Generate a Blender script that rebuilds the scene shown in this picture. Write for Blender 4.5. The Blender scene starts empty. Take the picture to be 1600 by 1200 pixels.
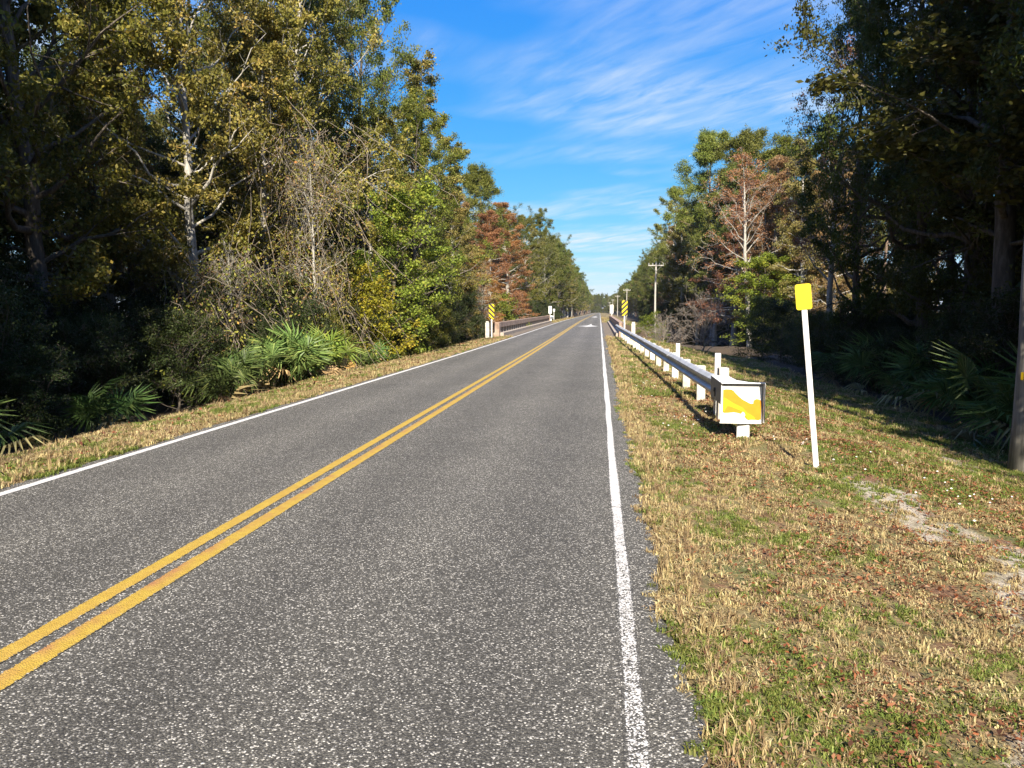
import bpy, math, numpy as np
from mathutils import Vector, Matrix
R = math.radians
sc = bpy.context.scene
col = sc.collection

# ---------------------------------------------------------------- camera
CAM_H, F_PX = 1.70, 1150.0                      # photograph 1600 x 1200
PITCH = math.atan(113 / F_PX)
YAW = math.atan(137 * math.cos(PITCH) / F_PX)
cd = bpy.data.cameras.new('camera')
cd.sensor_width = 36.0
cd.lens = 36.0 * F_PX / 1600.0
cd.clip_start, cd.clip_end = 0.05, 8000
cam = bpy.data.objects.new('camera', cd)
cam.location = (0, 0, CAM_H)
cam.rotation_euler = (math.pi / 2 - PITCH, 0, YAW)
col.objects.link(cam)
sc.camera = cam

# ---------------------------------------------------------------- sky, sun, exposure
SUN_EL, SUN_AZ = 36.0, 7.0                     # azimuth: degrees right of straight behind the camera
sx, sy = math.sin(R(SUN_AZ)), -math.cos(R(SUN_AZ))
sun_dir = Vector((sx * math.cos(R(SUN_EL)), sy * math.cos(R(SUN_EL)), math.sin(R(SUN_EL))))
sd = bpy.data.lights.new('sun', 'SUN')
sd.energy, sd.angle, sd.color = 5.0, R(0.53), (1.0, 0.90, 0.74)
so = bpy.data.objects.new('sun', sd)
so.rotation_euler = (-sun_dir).to_track_quat('-Z', 'Y').to_euler()
so.location = (20, -40, 60)
col.objects.link(so)
sc.view_settings.view_transform = 'Standard'
sc.view_settings.look = 'None'
sc.view_settings.gamma = 1.0
sc.view_settings.exposure = 1.25
sc.cycles.max_bounces = 6
sc.cycles.diffuse_bounces = 3
sc.cycles.glossy_bounces = 2
sc.cycles.transmission_bounces = 3

CLX, CLY = 0.3, 8.4
w = bpy.data.worlds.new('World')
sc.world = w
w.use_nodes = True
nt = w.node_tree
nt.nodes.clear()
def N(nt, t, **kw):
    n = nt.nodes.new(t)
    for k, v in kw.items():
        if k.startswith('i_'):
            key = k[2:]
            n.inputs[int(key) if key.isdigit() else key].default_value = v
        else:
            setattr(n, k, v)
    return n
def L(nt, a, b): nt.links.new(a, b)
def mth(nt, op, a, b=None, c=None, clamp=False):
    n = nt.nodes.new('ShaderNodeMath'); n.operation = op; n.use_clamp = clamp
    for i, v in enumerate((a, b, c)):
        if v is None: continue
        if isinstance(v, (int, float)): n.inputs[i].default_value = v
        else: nt.links.new(v, n.inputs[i])
    return n.outputs[0]
sky = N(nt, 'ShaderNodeTexSky', sky_type='NISHITA', sun_disc=False, sun_elevation=R(SUN_EL),
        sun_rotation=math.atan2(sx, sy), altitude=0.0, air_density=1.0, dust_density=0.05, ozone_density=3.0)
# thin cirrus on a flat layer high above
tc = N(nt, 'ShaderNodeTexCoord')
sep = N(nt, 'ShaderNodeSeparateXYZ'); L(nt, tc.outputs['Generated'], sep.inputs[0])
zz = mth(nt, 'MAXIMUM', mth(nt, 'ADD', sep.outputs[2], 0.05), 0.03)
cx_ = mth(nt, 'DIVIDE', sep.outputs[0], zz)
cy_ = mth(nt, 'DIVIDE', sep.outputs[1], zz)
cmb = N(nt, 'ShaderNodeCombineXYZ'); L(nt, cx_, cmb.inputs[0]); L(nt, cy_, cmb.inputs[1])
mp0 = N(nt, 'ShaderNodeMapping'); mp0.inputs['Rotation'].default_value = (0, 0, R(50)); L(nt, cmb.outputs[0], mp0.inputs[0])
mp = N(nt, 'ShaderNodeMapping'); mp.inputs['Scale'].default_value = (0.75, 2.3, 1); mp.inputs['Location'].default_value = (3.1, 1.2, 0)
L(nt, mp0.outputs[0], mp.inputs[0])
n1 = N(nt, 'ShaderNodeTexNoise', i_Scale=3.4, i_Detail=6.0, i_Roughness=0.6, i_Distortion=0.35); L(nt, mp.outputs[0], n1.inputs['Vector'])
mp2 = N(nt, 'ShaderNodeMapping'); mp2.inputs['Location'].default_value = (CLX, CLY, 0); mp2.inputs['Scale'].default_value = (0.55, 0.75, 1); mp2.inputs['Rotation'].default_value = (0, 0, R(14))
L(nt, cmb.outputs[0], mp2.inputs[0])
n2 = N(nt, 'ShaderNodeTexNoise', i_Scale=1.0, i_Detail=3.0, i_Roughness=.5); L(nt, mp2.outputs[0], n2.inputs['Vector'])
r1 = N(nt, 'ShaderNodeMapRange', i_1=0.34, i_2=0.72); L(nt, n1.outputs[0], r1.inputs[0])
r2 = N(nt, 'ShaderNodeMapRange', i_1=0.41, i_2=0.68); L(nt, n2.outputs[0], r2.inputs[0])
cl = mth(nt, 'ADD', mth(nt, 'MULTIPLY', mth(nt, 'MULTIPLY', r1.outputs[0], r2.outputs[0]), .9), mth(nt, 'MULTIPLY', r2.outputs[0], .16), clamp=True)
mixc = N(nt, 'ShaderNodeMix', data_type='RGBA')
# deep saturated blue, as a phone camera renders a clear winter sky: one response curve per channel
spc = N(nt, 'ShaderNodeSeparateColor'); L(nt, sky.outputs[0], spc.inputs[0])
hsv = N(nt, 'ShaderNodeCombineColor')
for i_, (k_, e_) in enumerate(((.0683, 1.5), (.443, .75), (2.34, .10))):
    L(nt, mth(nt, 'MULTIPLY', mth(nt, 'POWER', spc.outputs[i_], e_), k_), hsv.inputs[i_])
L(nt, cl, mixc.inputs[0]); L(nt, hsv.outputs[0], mixc.inputs[6])
mixc.inputs[7].default_value = (2.35, 2.6, 2.8, 1)
bg = N(nt, 'ShaderNodeBackground', i_Strength=0.15)
L(nt, mixc.outputs[2], bg.inputs[0])
wo = N(nt, 'ShaderNodeOutputWorld'); L(nt, bg.outputs[0], wo.inputs[0])

# ---------------------------------------------------------------- helpers
def mesh_np(name, verts, faces, mats, attrs=None, smooth=False, mat_idx=None):
    """faces: (n,k) int array or list of tuples"""
    me = bpy.data.meshes.new(name)
    verts = np.asarray(verts, dtype=np.float32)
    if isinstance(faces, np.ndarray):
        n, k = faces.shape
        me.vertices.add(len(verts)); me.vertices.foreach_set('co', verts.ravel())
        me.loops.add(n * k); me.loops.foreach_set('vertex_index', faces.astype(np.int32).ravel())
        me.polygons.add(n)
        me.polygons.foreach_set('loop_start', np.arange(0, n * k, k, dtype=np.int32))
        me.polygons.foreach_set('loop_total', np.full(n, k, dtype=np.int32))
        me.update(calc_edges=True)
    else:
        me.from_pydata(verts.tolist(), [], faces)
        me.update()
    if smooth: me.polygons.foreach_set('use_smooth', np.ones(len(me.polygons), dtype=bool))
    for m in (mats if isinstance(mats, (list, tuple)) else [mats]): me.materials.append(m)
    if mat_idx is not None: me.polygons.foreach_set('material_index', np.asarray(mat_idx, dtype=np.int32))
    for k, v in (attrs or {}).items():
        a = me.attributes.new(k, 'FLOAT', 'POINT'); a.data.foreach_set('value', np.asarray(v, dtype=np.float32))
    return me
def link(name, data, parent=None, loc=(0, 0, 0), rot=(0, 0, 0), scale=(1, 1, 1)):
    o = bpy.data.objects.new(name, data); col.objects.link(o)
    o.parent = parent; o.location = loc; o.rotation_euler = rot; o.scale = scale
    return o
def tag(o, label=None, cat=None, group=None, kind=None):
    if label: o['label'] = label
    if cat: o['category'] = cat
    if group: o['group'] = group
    if kind: o['kind'] = kind
    return o
def thing(name, label, cat, loc=(0, 0, 0), rz=0.0, group=None):
    e = link(name, None, None, loc, (0, 0, rz)); e.empty_display_size = 0.3
    return tag(e, label, cat, group)
class MB:
    """collects boxes / tubes / prisms into one mesh"""
    def __init__(s): s.v, s.f = [], []
    def add(s, v, f):
        o = len(s.v); s.v += [tuple(p) for p in v]; s.f += [tuple(i + o for i in q) for q in f]; return s
    def box(s, c, d, rz=0.0, bev=0.0):
        x, y, z = d[0] / 2, d[1] / 2, d[2] / 2
        b = min(bev, x * .9, y * .9, z * .9)
        ca, sa = math.cos(rz), math.sin(rz)
        if b <= 0:
            P = [(i * x, j * y, k * z) for k in (-1, 1) for j in (-1, 1) for i in (-1, 1)]
            Fq = [(0, 2, 3, 1), (4, 5, 7, 6), (0, 1, 5, 4), (2, 6, 7, 3), (0, 4, 6, 2), (1, 3, 7, 5)]
        else:
            P, Fq = [], []
            ring = [(-x + b, -y), (x - b, -y), (x, -y + b), (x, y - b), (x - b, y), (-x + b, y), (-x, y - b), (-x, -y + b)]
            ins = [(-x + b, -y + b), (x - b, -y + b), (x - b, -y + b), (x - b, y - b), (x - b, y - b), (-x + b, y - b), (-x + b, y - b), (-x + b, -y + b)]
            ins = [(p[0] * (1 - 0) if False else p[0], p[1]) for p in ins]
            for zc, rr in ((-z, ins), (-z + b, ring), (z - b, ring), (z, ins)):
                P += [(p[0], p[1], zc) for p in rr]
            for l in range(3):
                for i in range(8):
                    j = (i + 1) % 8
                    Fq.append((l * 8 + i, l * 8 + j, l * 8 + 8 + j, l * 8 + 8 + i))
            Fq.append((7, 5, 3, 1)); Fq.append((24 + 1, 24 + 3, 24 + 5, 24 + 7))
        s.add([(c[0] + p[0] * ca - p[1] * sa, c[1] + p[0] * sa + p[1] * ca, c[2] + p[2]) for p in P], Fq)
        return s
    def tube(s, pts, rad, n=10, cap=True):
        pts = [Vector(p) for p in pts]
        if isinstance(rad, (int, float)): rad = [rad] * len(pts)
        t = (pts[-1] - pts[0]).normalized()
        ref = Vector((1, 0, 0)) if abs(t.x) < .6 else Vector((0, 0, 1))
        V, Fq = [], []
        for i, p in enumerate(pts):
            tt = (pts[min(i + 1, len(pts) - 1)] - pts[max(i - 1, 0)]).normalized()
            u = tt.cross(ref).normalized(); v = tt.cross(u)
            for k in range(n):
                a = 2 * math.pi * k / n
                V.append(p + (u * math.cos(a) + v * math.sin(a)) * rad[i])
        for i in range(len(pts) - 1):
            for k in range(n):
                j = (k + 1) % n
                Fq.append((i * n + k, i * n + j, i * n + n + j, i * n + n + k))
        if cap:
            Fq.append(tuple(range(n))[::-1]); Fq.append(tuple((len(pts) - 1) * n + k for k in range(n)))
        return s.add(V, Fq)
    def prism(s, poly, y0, y1):
        """polygon in (x,z), extruded along y"""
        n = len(poly)
        V = [(p[0], y0, p[1]) for p in poly] + [(p[0], y1, p[1]) for p in poly]
        Fq = [tuple(range(n))[::-1], tuple(range(n, 2 * n))] + [(i, (i + 1) % n, n + (i + 1) % n, n + i) for i in range(n)]
        return s.add(V, Fq)
    def mesh(s, name, mat, smooth=False):
        me = bpy.data.meshes.new(name); me.from_pydata(s.v, [], s.f); me.update()
        import bmesh
        b = bmesh.new(); b.from_mesh(me); bmesh.ops.remove_doubles(b, verts=b.verts, dist=1e-5)
        bmesh.ops.dissolve_degenerate(b, edges=b.edges, dist=1e-5)
        bmesh.ops.recalc_face_normals(b, faces=b.faces); b.to_mesh(me); b.free()
        me.materials.append(mat)
        if smooth: me.polygons.foreach_set('use_smooth', np.ones(len(me.polygons), dtype=bool))
        return me
    def build(s, name, mat, parent=None, smooth=False, **kw):
        return link(name, s.mesh(name, mat, smooth), parent, **kw)

_nr = np.random.default_rng(77)
_wv = [(a, b, c, d) for a, b, c, d in zip(_nr.normal(size=24), _nr.normal(size=24), _nr.uniform(0, 6.28, 24), [1] * 24)]
def vnoise(x, y, s, seed=0):
    """smooth noise about 0, unit-ish amplitude; s = cycles per metre"""
    rr = np.random.default_rng(seed + 1000)
    out = 0.0
    for k in range(10):
        a = rr.uniform(0, 6.283); f = s * 6.283 * rr.uniform(.5, 1.6)
        out = out + np.sin(x * f * math.cos(a) + y * f * math.sin(a) + rr.uniform(0, 6.283) + 1.3 * np.sin(y * f * .7 + k))
    return out / 3.2
def sstep(a, b, x):
    t = np.clip((x - a) / (b - a), 0, 1); return t * t * (3 - 2 * t)

# ---------------------------------------------------------------- terrain shape
ROAD_L, ROAD_R = -5.74, 0.42
BR0, BR1 = 49.5, 99.0                           # the bridge
WATER_Z = -1.55
def road_z(y): return 0.30 * sstep(22, 125, np.asarray(y, dtype=float))
def ground_z(x, y):
    x = np.asarray(x, dtype=float); y = np.asarray(y, dtype=float)
    rz = road_z(y)
    dr = np.interp(x, [0.42, 1.2, 2.4, 3.4, 5.0, 7.0, 9.0, 14, 60], [0, -.05, -.12, -.24, -.55, -.92, -1.12, -1.2, -1.2])
    dl = np.interp(-x, [5.74, 6.6, 7.4, 8.4, 9.6, 12, 60], [0, -.05, -.12, -.42, -.85, -1.0, -1.0])
    side = np.where(x > ROAD_R, dr, np.where(x < ROAD_L, dl, -0.035))
    bump = 0.035 * vnoise(x, y, .35, 3) * sstep(.6, 2.2, np.maximum(x - ROAD_R, ROAD_L - x)) + 0.012 * vnoise(x, y, 1.6, 4) * sstep(.1, .5, np.maximum(x - ROAD_R, ROAD_L - x))
    z = rz + side + bump
    far = sstep(150, 400, np.abs(y))
    z = z * (1 - far) + (rz + np.where((x > ROAD_R) | (x < ROAD_L), np.maximum(side, -.35), -0.035)) * far
    # creek and swamp under the bridge; wider away from the road
    off = np.maximum(np.maximum(x - ROAD_R, ROAD_L - x), 0)
    s0 = BR0 + .3 - 7.0 * sstep(2.0, 10, off); s1 = BR1 - .3 + 4 * sstep(2, 10, off)
    dip = sstep(s0, s0 + 3.5, y) * (1 - sstep(s1 - 3.5, s1, y))
    bed = -1.75 + 0.38 * vnoise(x, y, .06, 9) + .08 * vnoise(x, y, .4, 10)
    return z * (1 - dip) + np.minimum(z, bed) * dip

# ---------------------------------------------------------------- materials
def new_mat(name):
    m = bpy.data.materials.new(name); m.use_nodes = True
    nt = m.node_tree; nt.nodes.clear()
    out = N(nt, 'ShaderNodeOutputMaterial'); p = N(nt, 'ShaderNodeBsdfPrincipled')
    L(nt, p.outputs[0], out.inputs[0])
    return m, nt, p, out
def ramp(nt, fac, stops, interp='LINEAR'):
    r = nt.nodes.new('ShaderNodeValToRGB'); r.color_ramp.interpolation = interp
    e = r.color_ramp.elements
    while len(e) > 1: e.remove(e[0])
    e[0].position = stops[0][0]; e[0].color = (*stops[0][1], 1)
    for p, c in stops[1:]:
        k = e.new(p); k.color = (*c, 1)
    if fac is not None: nt.links.new(fac, r.inputs[0])
    return r.outputs[0]
def noise(nt, vec, scale, detail=4, rough=.55, dist=0.0):
    n = N(nt, 'ShaderNodeTexNoise', i_Scale=scale, i_Detail=float(detail), i_Roughness=rough, i_Distortion=dist)
    L(nt, vec, n.inputs['Vector']); return n.outputs[0]
def mixc_(nt, fac, a, b, mode='MIX'):
    n = N(nt, 'ShaderNodeMix', data_type='RGBA', blend_type=mode)
    for i, v in ((0, fac), (6, a), (7, b)):
        if isinstance(v, (int, float)): n.inputs[i].default_value = v
        elif isinstance(v, tuple): n.inputs[i].default_value = (*v, 1)
        else: L(nt, v, n.inputs[i])
    return n.outputs[2]
def bump(nt, h, p, strength=.5, dist=.01):
    b = N(nt, 'ShaderNodeBump', i_Strength=strength, i_Distance=dist); L(nt, h, b.inputs['Height']); L(nt, b.outputs[0], p.inputs['Normal'])
def objco(nt): return N(nt, 'ShaderNodeTexCoord').outputs['Object']
def wpos(nt): return N(nt, 'ShaderNodeNewGeometry').outputs['Position']

def plain(name, stops, scale=6, rough=.7, metal=0.0, bstr=.2, bdist=.004, detail=6, stretch=None):
    m, nt, p, o = new_mat(name)
    v = objco(nt)
    if stretch:
        mp = N(nt, 'ShaderNodeMapping'); mp.inputs['Scale'].default_value = stretch; L(nt, v, mp.inputs[0]); v = mp.outputs[0]
    f = noise(nt, v, scale, detail, .62)
    L(nt, ramp(nt, f, stops), p.inputs['Base Color'])
    p.inputs['Roughness'].default_value = rough; p.inputs['Metallic'].default_value = metal
    bump(nt, f, p, bstr, bdist)
    return m

def asphalt_nodes(nt, p):
    v = wpos(nt)
    vo = N(nt, 'ShaderNodeTexVoronoi', i_Scale=118.0, i_Randomness=1.0); L(nt, v, vo.inputs['Vector'])
    sepc = N(nt, 'ShaderNodeSeparateColor'); L(nt, vo.outputs['Color'], sepc.inputs[0])
    wear = noise(nt, v, .5, 3, .6)
    big = noise(nt, v, 7, 4, .6)
    stone = ramp(nt, sepc.outputs[0], [(0, (.050, .0475, .042)), (.40, (.080, .077, .068)), (.66, (.108, .104, .092)), (.80, (.155, .149, .133)), (.88, (.27, .26, .235)), (.94, (.47, .455, .415)), (1, (.62, .60, .55))])
    edge = ramp(nt, vo.outputs['Distance'], [(0, (1, 1, 1)), (.5, (.9, .9, .9)), (.85, (.42, .42, .42))])
    c = mixc_(nt, 1.0, stone, edge, 'MULTIPLY')
    tone = ramp(nt, mth(nt, 'ADD', mth(nt, 'MULTIPLY', wear, .6), mth(nt, 'MULTIPLY', big, .4)), [(.3, (.78, .78, .775)), (.5, (1, .995, .985)), (.7, (1.2, 1.19, 1.17))])
    c = mixc_(nt, 1.0, c, tone, 'MULTIPLY')
    # worn wheel tracks: paler, smoother than the lane middles
    sp = N(nt, 'ShaderNodeSeparateXYZ'); L(nt, v, sp.inputs[0])
    tr = mth(nt, 'SINE', mth(nt, 'ADD', mth(nt, 'MULTIPLY', sp.outputs[0], 4.2), mth(nt, 'MULTIPLY', wear, 1.2)))
    tone2 = ramp(nt, mth(nt, 'ADD', mth(nt, 'MULTIPLY', tr, .5), .5), [(0, (.90, .90, .90)), (1, (1.12, 1.12, 1.11))])
    c = mixc_(nt, 1.0, c, tone2, 'MULTIPLY')
    # a few dark tar spots
    tar = ramp(nt, noise(nt, v, 1.7, 2, .5), [(.68, (1, 1, 1)), (.78, (.78, .78, .78))])
    c = mixc_(nt, 1.0, c, tar, 'MULTIPLY')
    p.inputs['Roughness'].default_value = .85
    bump(nt, mth(nt, 'SUBTRACT', mth(nt, 'MULTIPLY', sepc.outputs[0], .6), vo.outputs['Distance']), p, .75, .006)
    return c, vo, sepc, v
M = {}
M['asphalt'], nt, p, _ = new_mat('asphalt')
c, *_ = asphalt_nodes(nt, p); L(nt, c, p.inputs['Base Color'])
def paint_mat(name, stops, wear_lo, wear_hi, stain=None):
    m, nt, p, _ = new_mat(name)
    c, vo, sepc, v = asphalt_nodes(nt, p)
    # paint sits on the tops of the stones and is lost between them
    keep = mth(nt, 'ADD', mth(nt, 'MULTIPLY', sepc.outputs[1], .5), mth(nt, 'MULTIPLY', noise(nt, v, 9, 5, .7), .9))
    # ragged long edges: attribute 'edge' is 0 at the sides and 1 in the middle
    at = N(nt, 'ShaderNodeAttribute', attribute_name='edge')
    e = mth(nt, 'MULTIPLY', mth(nt, 'SUBTRACT', at.outputs['Fac'], .22), 2.2, clamp=False)
    e = mth(nt, 'MINIMUM', e, 0.25)
    k = mth(nt, 'ADD', mth(nt, 'SUBTRACT', keep, mth(nt, 'MULTIPLY', vo.outputs['Distance'], .28)), e)
    aw = N(nt, 'ShaderNodeAttribute', attribute_name='wear')
    mr = N(nt, 'ShaderNodeMapRange', i_1=wear_lo, i_2=wear_hi); L(nt, mth(nt, 'SUBTRACT', k, aw.outputs['Fac']), mr.inputs[0])
    pc = ramp(nt, noise(nt, v, 14, 5, .6), stops)
    if stain:
        f = ramp(nt, noise(nt, v, 2.2, 5, .7), [(.42, (0, 0, 0)), (.66, (1, 1, 1))])
        a2 = N(nt, 'ShaderNodeAttribute', attribute_name='stain')
        f2 = mth(nt, 'MULTIPLY', f, a2.outputs['Fac'])
        pc = mixc_(nt, f2, pc, stain)
    L(nt, mixc_(nt, mr.outputs[0], c, pc), p.inputs['Base Color'])
    p.inputs['Roughness'].default_value = .7
    return m
M['white_line'] = paint_mat('white_line_paint', [(.3, (.56, .55, .53)), (.7, (.70, .69, .67))], .46, .58)
M['yellow_line'] = paint_mat('yellow_line_paint', [(.3, (.40, .265, .03)), (.7, (.50, .35, .055))], .18, .32, stain=(.36, .165, .07))

M['concrete'] = plain('weathered_concrete', [(.25, (.20, .17, .14)), (.5, (.36, .31, .26)), (.75, (.48, .43, .37))], 3.2, .9, bstr=.4, bdist=.01)
M['rust_concrete'] = plain('stained_pink_concrete', [(.25, (.13, .085, .06)), (.5, (.33, .23, .175)), (.75, (.45, .36, .29))], 2.2, .9, bstr=.4, bdist=.01)
M['dirt'] = plain('packed_brown_dirt', [(.25, (.07, .055, .04)), (.5, (.15, .12, .088)), (.75, (.26, .215, .16))], 5, .95, bstr=.6, bdist=.02)
M['pale_post'] = plain('whitewashed_post', [(.25, (.26, .225, .175)), (.5, (.50, .47, .41)), (.75, (.66, .64, .59))], 5, .85)
M['steel'] = plain('galvanised_steel', [(.25, (.36, .36, .355)), (.5, (.52, .52, .515)), (.7, (.64, .64, .635))], 5, .5, metal=.25, bstr=.1)
M['white_paint'] = plain('white_enamel', [(.3, (.70, .70, .69)), (.7, (.84, .84, .83))], 11, .5, bstr=.1)
M['dirty_white'] = plain('dirty_white_paint', [(.25, (.45, .44, .41)), (.5, (.73, .73, .71)), (.8, (.82, .82, .80))], 8, .6, bstr=.2)
M['grey_steel'] = plain('dull_grey_steel', [(.3, (.17, .17, .18)), (.7, (.26, .26, .27))], 9, .55, metal=.5, bstr=.1)
M['orange'] = plain('orange_yellow_spray_paint', [(.3, (.54, .215, .002)), (.7, (.60, .25, .003))], 12, .55, bstr=.05)
M['yellow'] = plain('yellow_spray_paint', [(.3, (.60, .38, .002)), (.7, (.66, .43, .003))], 9, .55, bstr=.05)
M['sign_yellow'] = plain('yellow_reflective_sheet', [(.3, (.54, .41, .006)), (.7, (.60, .46, .010))], 8, .45, bstr=.03)
M['black'] = plain('black_sheet', [(.3, (.012, .012, .012)), (.7, (.025, .025, .025))], 8, .5, bstr=.03)
M['pole_wood'] = plain('grey_pole_wood', [(.25, (.095, .09, .078)), (.5, (.175, .165, .145)), (.75, (.28, .265, .235))], 3.0, .9, bstr=.7, bdist=.012, stretch=(9, 9, .6))
M['pale_wood'] = plain('bleached_pole_wood', [(.25, (.26, .24, .21)), (.6, (.45, .43, .39)), (.8, (.55, .53, .48))], 3.0, .9, bstr=.5, bdist=.01, stretch=(9, 9, .6))
M['ceramic'] = plain('grey_porcelain', [(.3, (.40, .40, .42)), (.7, (.55, .55, .57))], 8, .2, bstr=.02)
M['bark'] = plain('grey_brown_bark', [(.25, (.045, .036, .028)), (.5, (.10, .083, .066)), (.75, (.20, .175, .145))], 2.5, .95, bstr=.8, bdist=.02, stretch=(7, 7, 1.1))
M['pale_bark'] = plain('pale_grey_bark', [(.25, (.17, .155, .13)), (.5, (.36, .34, .30)), (.75, (.52, .50, .46))], 2.5, .95, bstr=.5, bdist=.015, stretch=(6, 6, 1.5))
M['pine_bark'] = plain('reddish_pine_bark', [(.25, (.075, .05, .036)), (.5, (.17, .12, .09)), (.75, (.30, .24, .19))], 2.0, .95, bstr=.8, bdist=.03, stretch=(6, 6, 1.6))
M['vine'] = plain('dry_vine_bark', [(.25, (.10, .08, .06)), (.5, (.21, .175, .135)), (.75, (.34, .29, .23))], 4, .95, bstr=.3)
M['twig'] = plain('dry_grey_twig', [(.25, (.12, .10, .085)), (.6, (.27, .235, .20)), (.8, (.36, .32, .28))], 5, .95, bstr=.3)

def leaf_mat(name, stops, transl=.3, rough=.5, hue=.02, val=.25, gain=1.35):
    m, nt, p, out = new_mat(name)
    at = N(nt, 'ShaderNodeAttribute', attribute_name='tint')
    stops = [(p_, tuple(min(.6, q * gain) for q in c_)) for p_, c_ in stops]
    c = ramp(nt, at.outputs['Fac'], stops)
    oi = N(nt, 'ShaderNodeObjectInfo')
    hs = N(nt, 'ShaderNodeHueSaturation')
    L(nt, mth(nt, 'ADD', mth(nt, 'MULTIPLY', oi.outputs['Random'], hue * 2), .5 - hue), hs.inputs['Hue'])
    L(nt, mth(nt, 'ADD', mth(nt, 'MULTIPLY', oi.outputs['Random'], val), 1 - val / 2), hs.inputs['Value'])
    L(nt, c, hs.inputs['Color'])
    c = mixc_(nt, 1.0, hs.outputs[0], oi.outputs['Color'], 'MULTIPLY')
    L(nt, c, p.inputs['Base Color'])
    p.inputs['Roughness'].default_value = rough
    p.inputs['Specular IOR Level'].default_value = .18
    t = N(nt, 'ShaderNodeBsdfTranslucent'); L(nt, c, t.inputs[0])
    mx = N(nt, 'ShaderNodeMixShader', i_0=transl)
    L(nt, p.outputs[0], mx.inputs[1]); L(nt, t.outputs[0], mx.inputs[2]); L(nt, mx.outputs[0], out.inputs[0])
    return m
M['oak_leaf'] = leaf_mat('oak_leaf', [(0, (.034, .046, .012)), (.5, (.074, .088, .020)), (.8, (.125, .125, .030)), (1, (.21, .165, .042))])
M['shade_leaf'] = leaf_mat('shade_darkened_leaf', [(0, (.016, .026, .009)), (.6, (.036, .050, .016)), (1, (.075, .085, .026))])  # undergrowth leaf, darkened so the shade under the trees is in its colour
M['gum_leaf'] = leaf_mat('sweetgum_leaf', [(0, (.066, .076, .018)), (.5, (.145, .140, .034)), (.8, (.235, .200, .058)), (.94, (.33, .23, .075)), (1, (.30, .12, .05))])
M['bright_leaf'] = leaf_mat('yellow_green_leaf', [(0, (.075, .105, .018)), (.5, (.17, .20, .03)), (.85, (.29, .28, .045)), (1, (.40, .34, .06))], .38)
M['rust_leaf'] = leaf_mat('rusty_cypress_leaf', [(0, (.075, .052, .026)), (.4, (.155, .088, .043)), (.75, (.25, .145, .072)), (1, (.31, .20, .10))])
M['olive_leaf'] = leaf_mat('olive_cypress_leaf', [(0, (.08, .078, .022)), (.5, (.165, .145, .042)), (.85, (.27, .21, .075)), (1, (.32, .21, .085))])
M['pine_leaf'] = leaf_mat('pine_needle', [(0, (.045, .062, .014)), (.6, (.105, .122, .028)), (1, (.19, .185, .05))], .2)
M['palm_leaf'] = leaf_mat('palmetto_leaf', [(0, (.045, .075, .025)), (.6, (.09, .135, .045)), (1, (.19, .23, .08))], .25, .38)
M['dead_palm'] = leaf_mat('dry_palmetto_leaf', [(0, (.19, .13, .07)), (1, (.38, .29, .17))], .2, .6)
M['red_leaf'] = leaf_mat('dark_red_leaf', [(0, (.06, .018, .018)), (.6, (.13, .035, .03)), (1, (.21, .07, .05))])
M['straw'] = leaf_mat('straw_grass', [(0, (.17, .115, .06)), (.35, (.29, .215, .11)), (.7, (.42, .345, .18)), (1, (.58, .50, .29))], .3, .6, .015, .5, 1.3)
M['green_grass'] = leaf_mat('green_grass', [(0, (.075, .105, .02)), (.6, (.15, .175, .04)), (1, (.28, .27, .075))], .35, .55, .02, .5, 1.35)
M['litter'] = leaf_mat('fallen_leaf', [(0, (.06, .028, .016)), (.3, (.15, .058, .027)), (.6, (.25, .092, .040)), (.78, (.30, .15, .075)), (1, (.40, .29, .175))], .12, .7, .02, .3, 1.0)
M['flower'] = plain('white_petal', [(.3, (.70, .70, .66)), (.7, (.82, .82, .78))], 9, .7)

# ground
m, nt, p, _ = new_mat('verge_soil_and_forest_floor'); M['ground'] = m
v = wpos(nt)
fa = N(nt, 'ShaderNodeAttribute', attribute_name='forest').outputs['Fac']
nb = noise(nt, v, 1.1, 5, .65); nf = noise(nt, v, 38, 6, .75); nm = noise(nt, v, 6, 5, .7)
gr = ramp(nt, nf, [(.28, (.05, .042, .018)), (.42, (.13, .105, .04)), (.55, (.25, .195, .085)), (.7, (.40, .33, .165))])
gr2 = ramp(nt, nf, [(.3, (.035, .045, .012)), (.5, (.10, .115, .03)), (.68, (.24, .22, .08))])
gr3 = ramp(nt, nf, [(.3, (.065, .032, .018)), (.5, (.17, .085, .042)), (.68, (.32, .20, .115))])
sand = ramp(nt, nf, [(.3, (.14, .10, .07)), (.44, (.34, .29, .22)), (.56, (.50, .45, .37)), (.7, (.62, .58, .50))])
g = mixc_(nt, ramp(nt, nb, [(.44, (0, 0, 0)), (.6, (1, 1, 1))]), gr, gr2)
g = mixc_(nt, ramp(nt, noise(nt, v, 1.9, 4, .6), [(.48, (0, 0, 0)), (.6, (1, 1, 1))]), g, gr3)
sf = mth(nt, 'MULTIPLY', mth(nt, 'SUBTRACT', mth(nt, 'ADD', N(nt, 'ShaderNodeAttribute', attribute_name='sand').outputs['Fac'], noise(nt, v, 11, 5, .7)), .95), 2.6, clamp=True)
g = mixc_(nt, sf, g, sand)
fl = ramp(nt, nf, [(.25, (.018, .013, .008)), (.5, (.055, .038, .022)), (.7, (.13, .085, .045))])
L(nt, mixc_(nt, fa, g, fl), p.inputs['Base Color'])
p.inputs['Roughness'].default_value = .95
bump(nt, mth(nt, 'ADD', mth(nt, 'MULTIPLY', nf, .6), nm), p, 1.0, .03)
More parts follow.
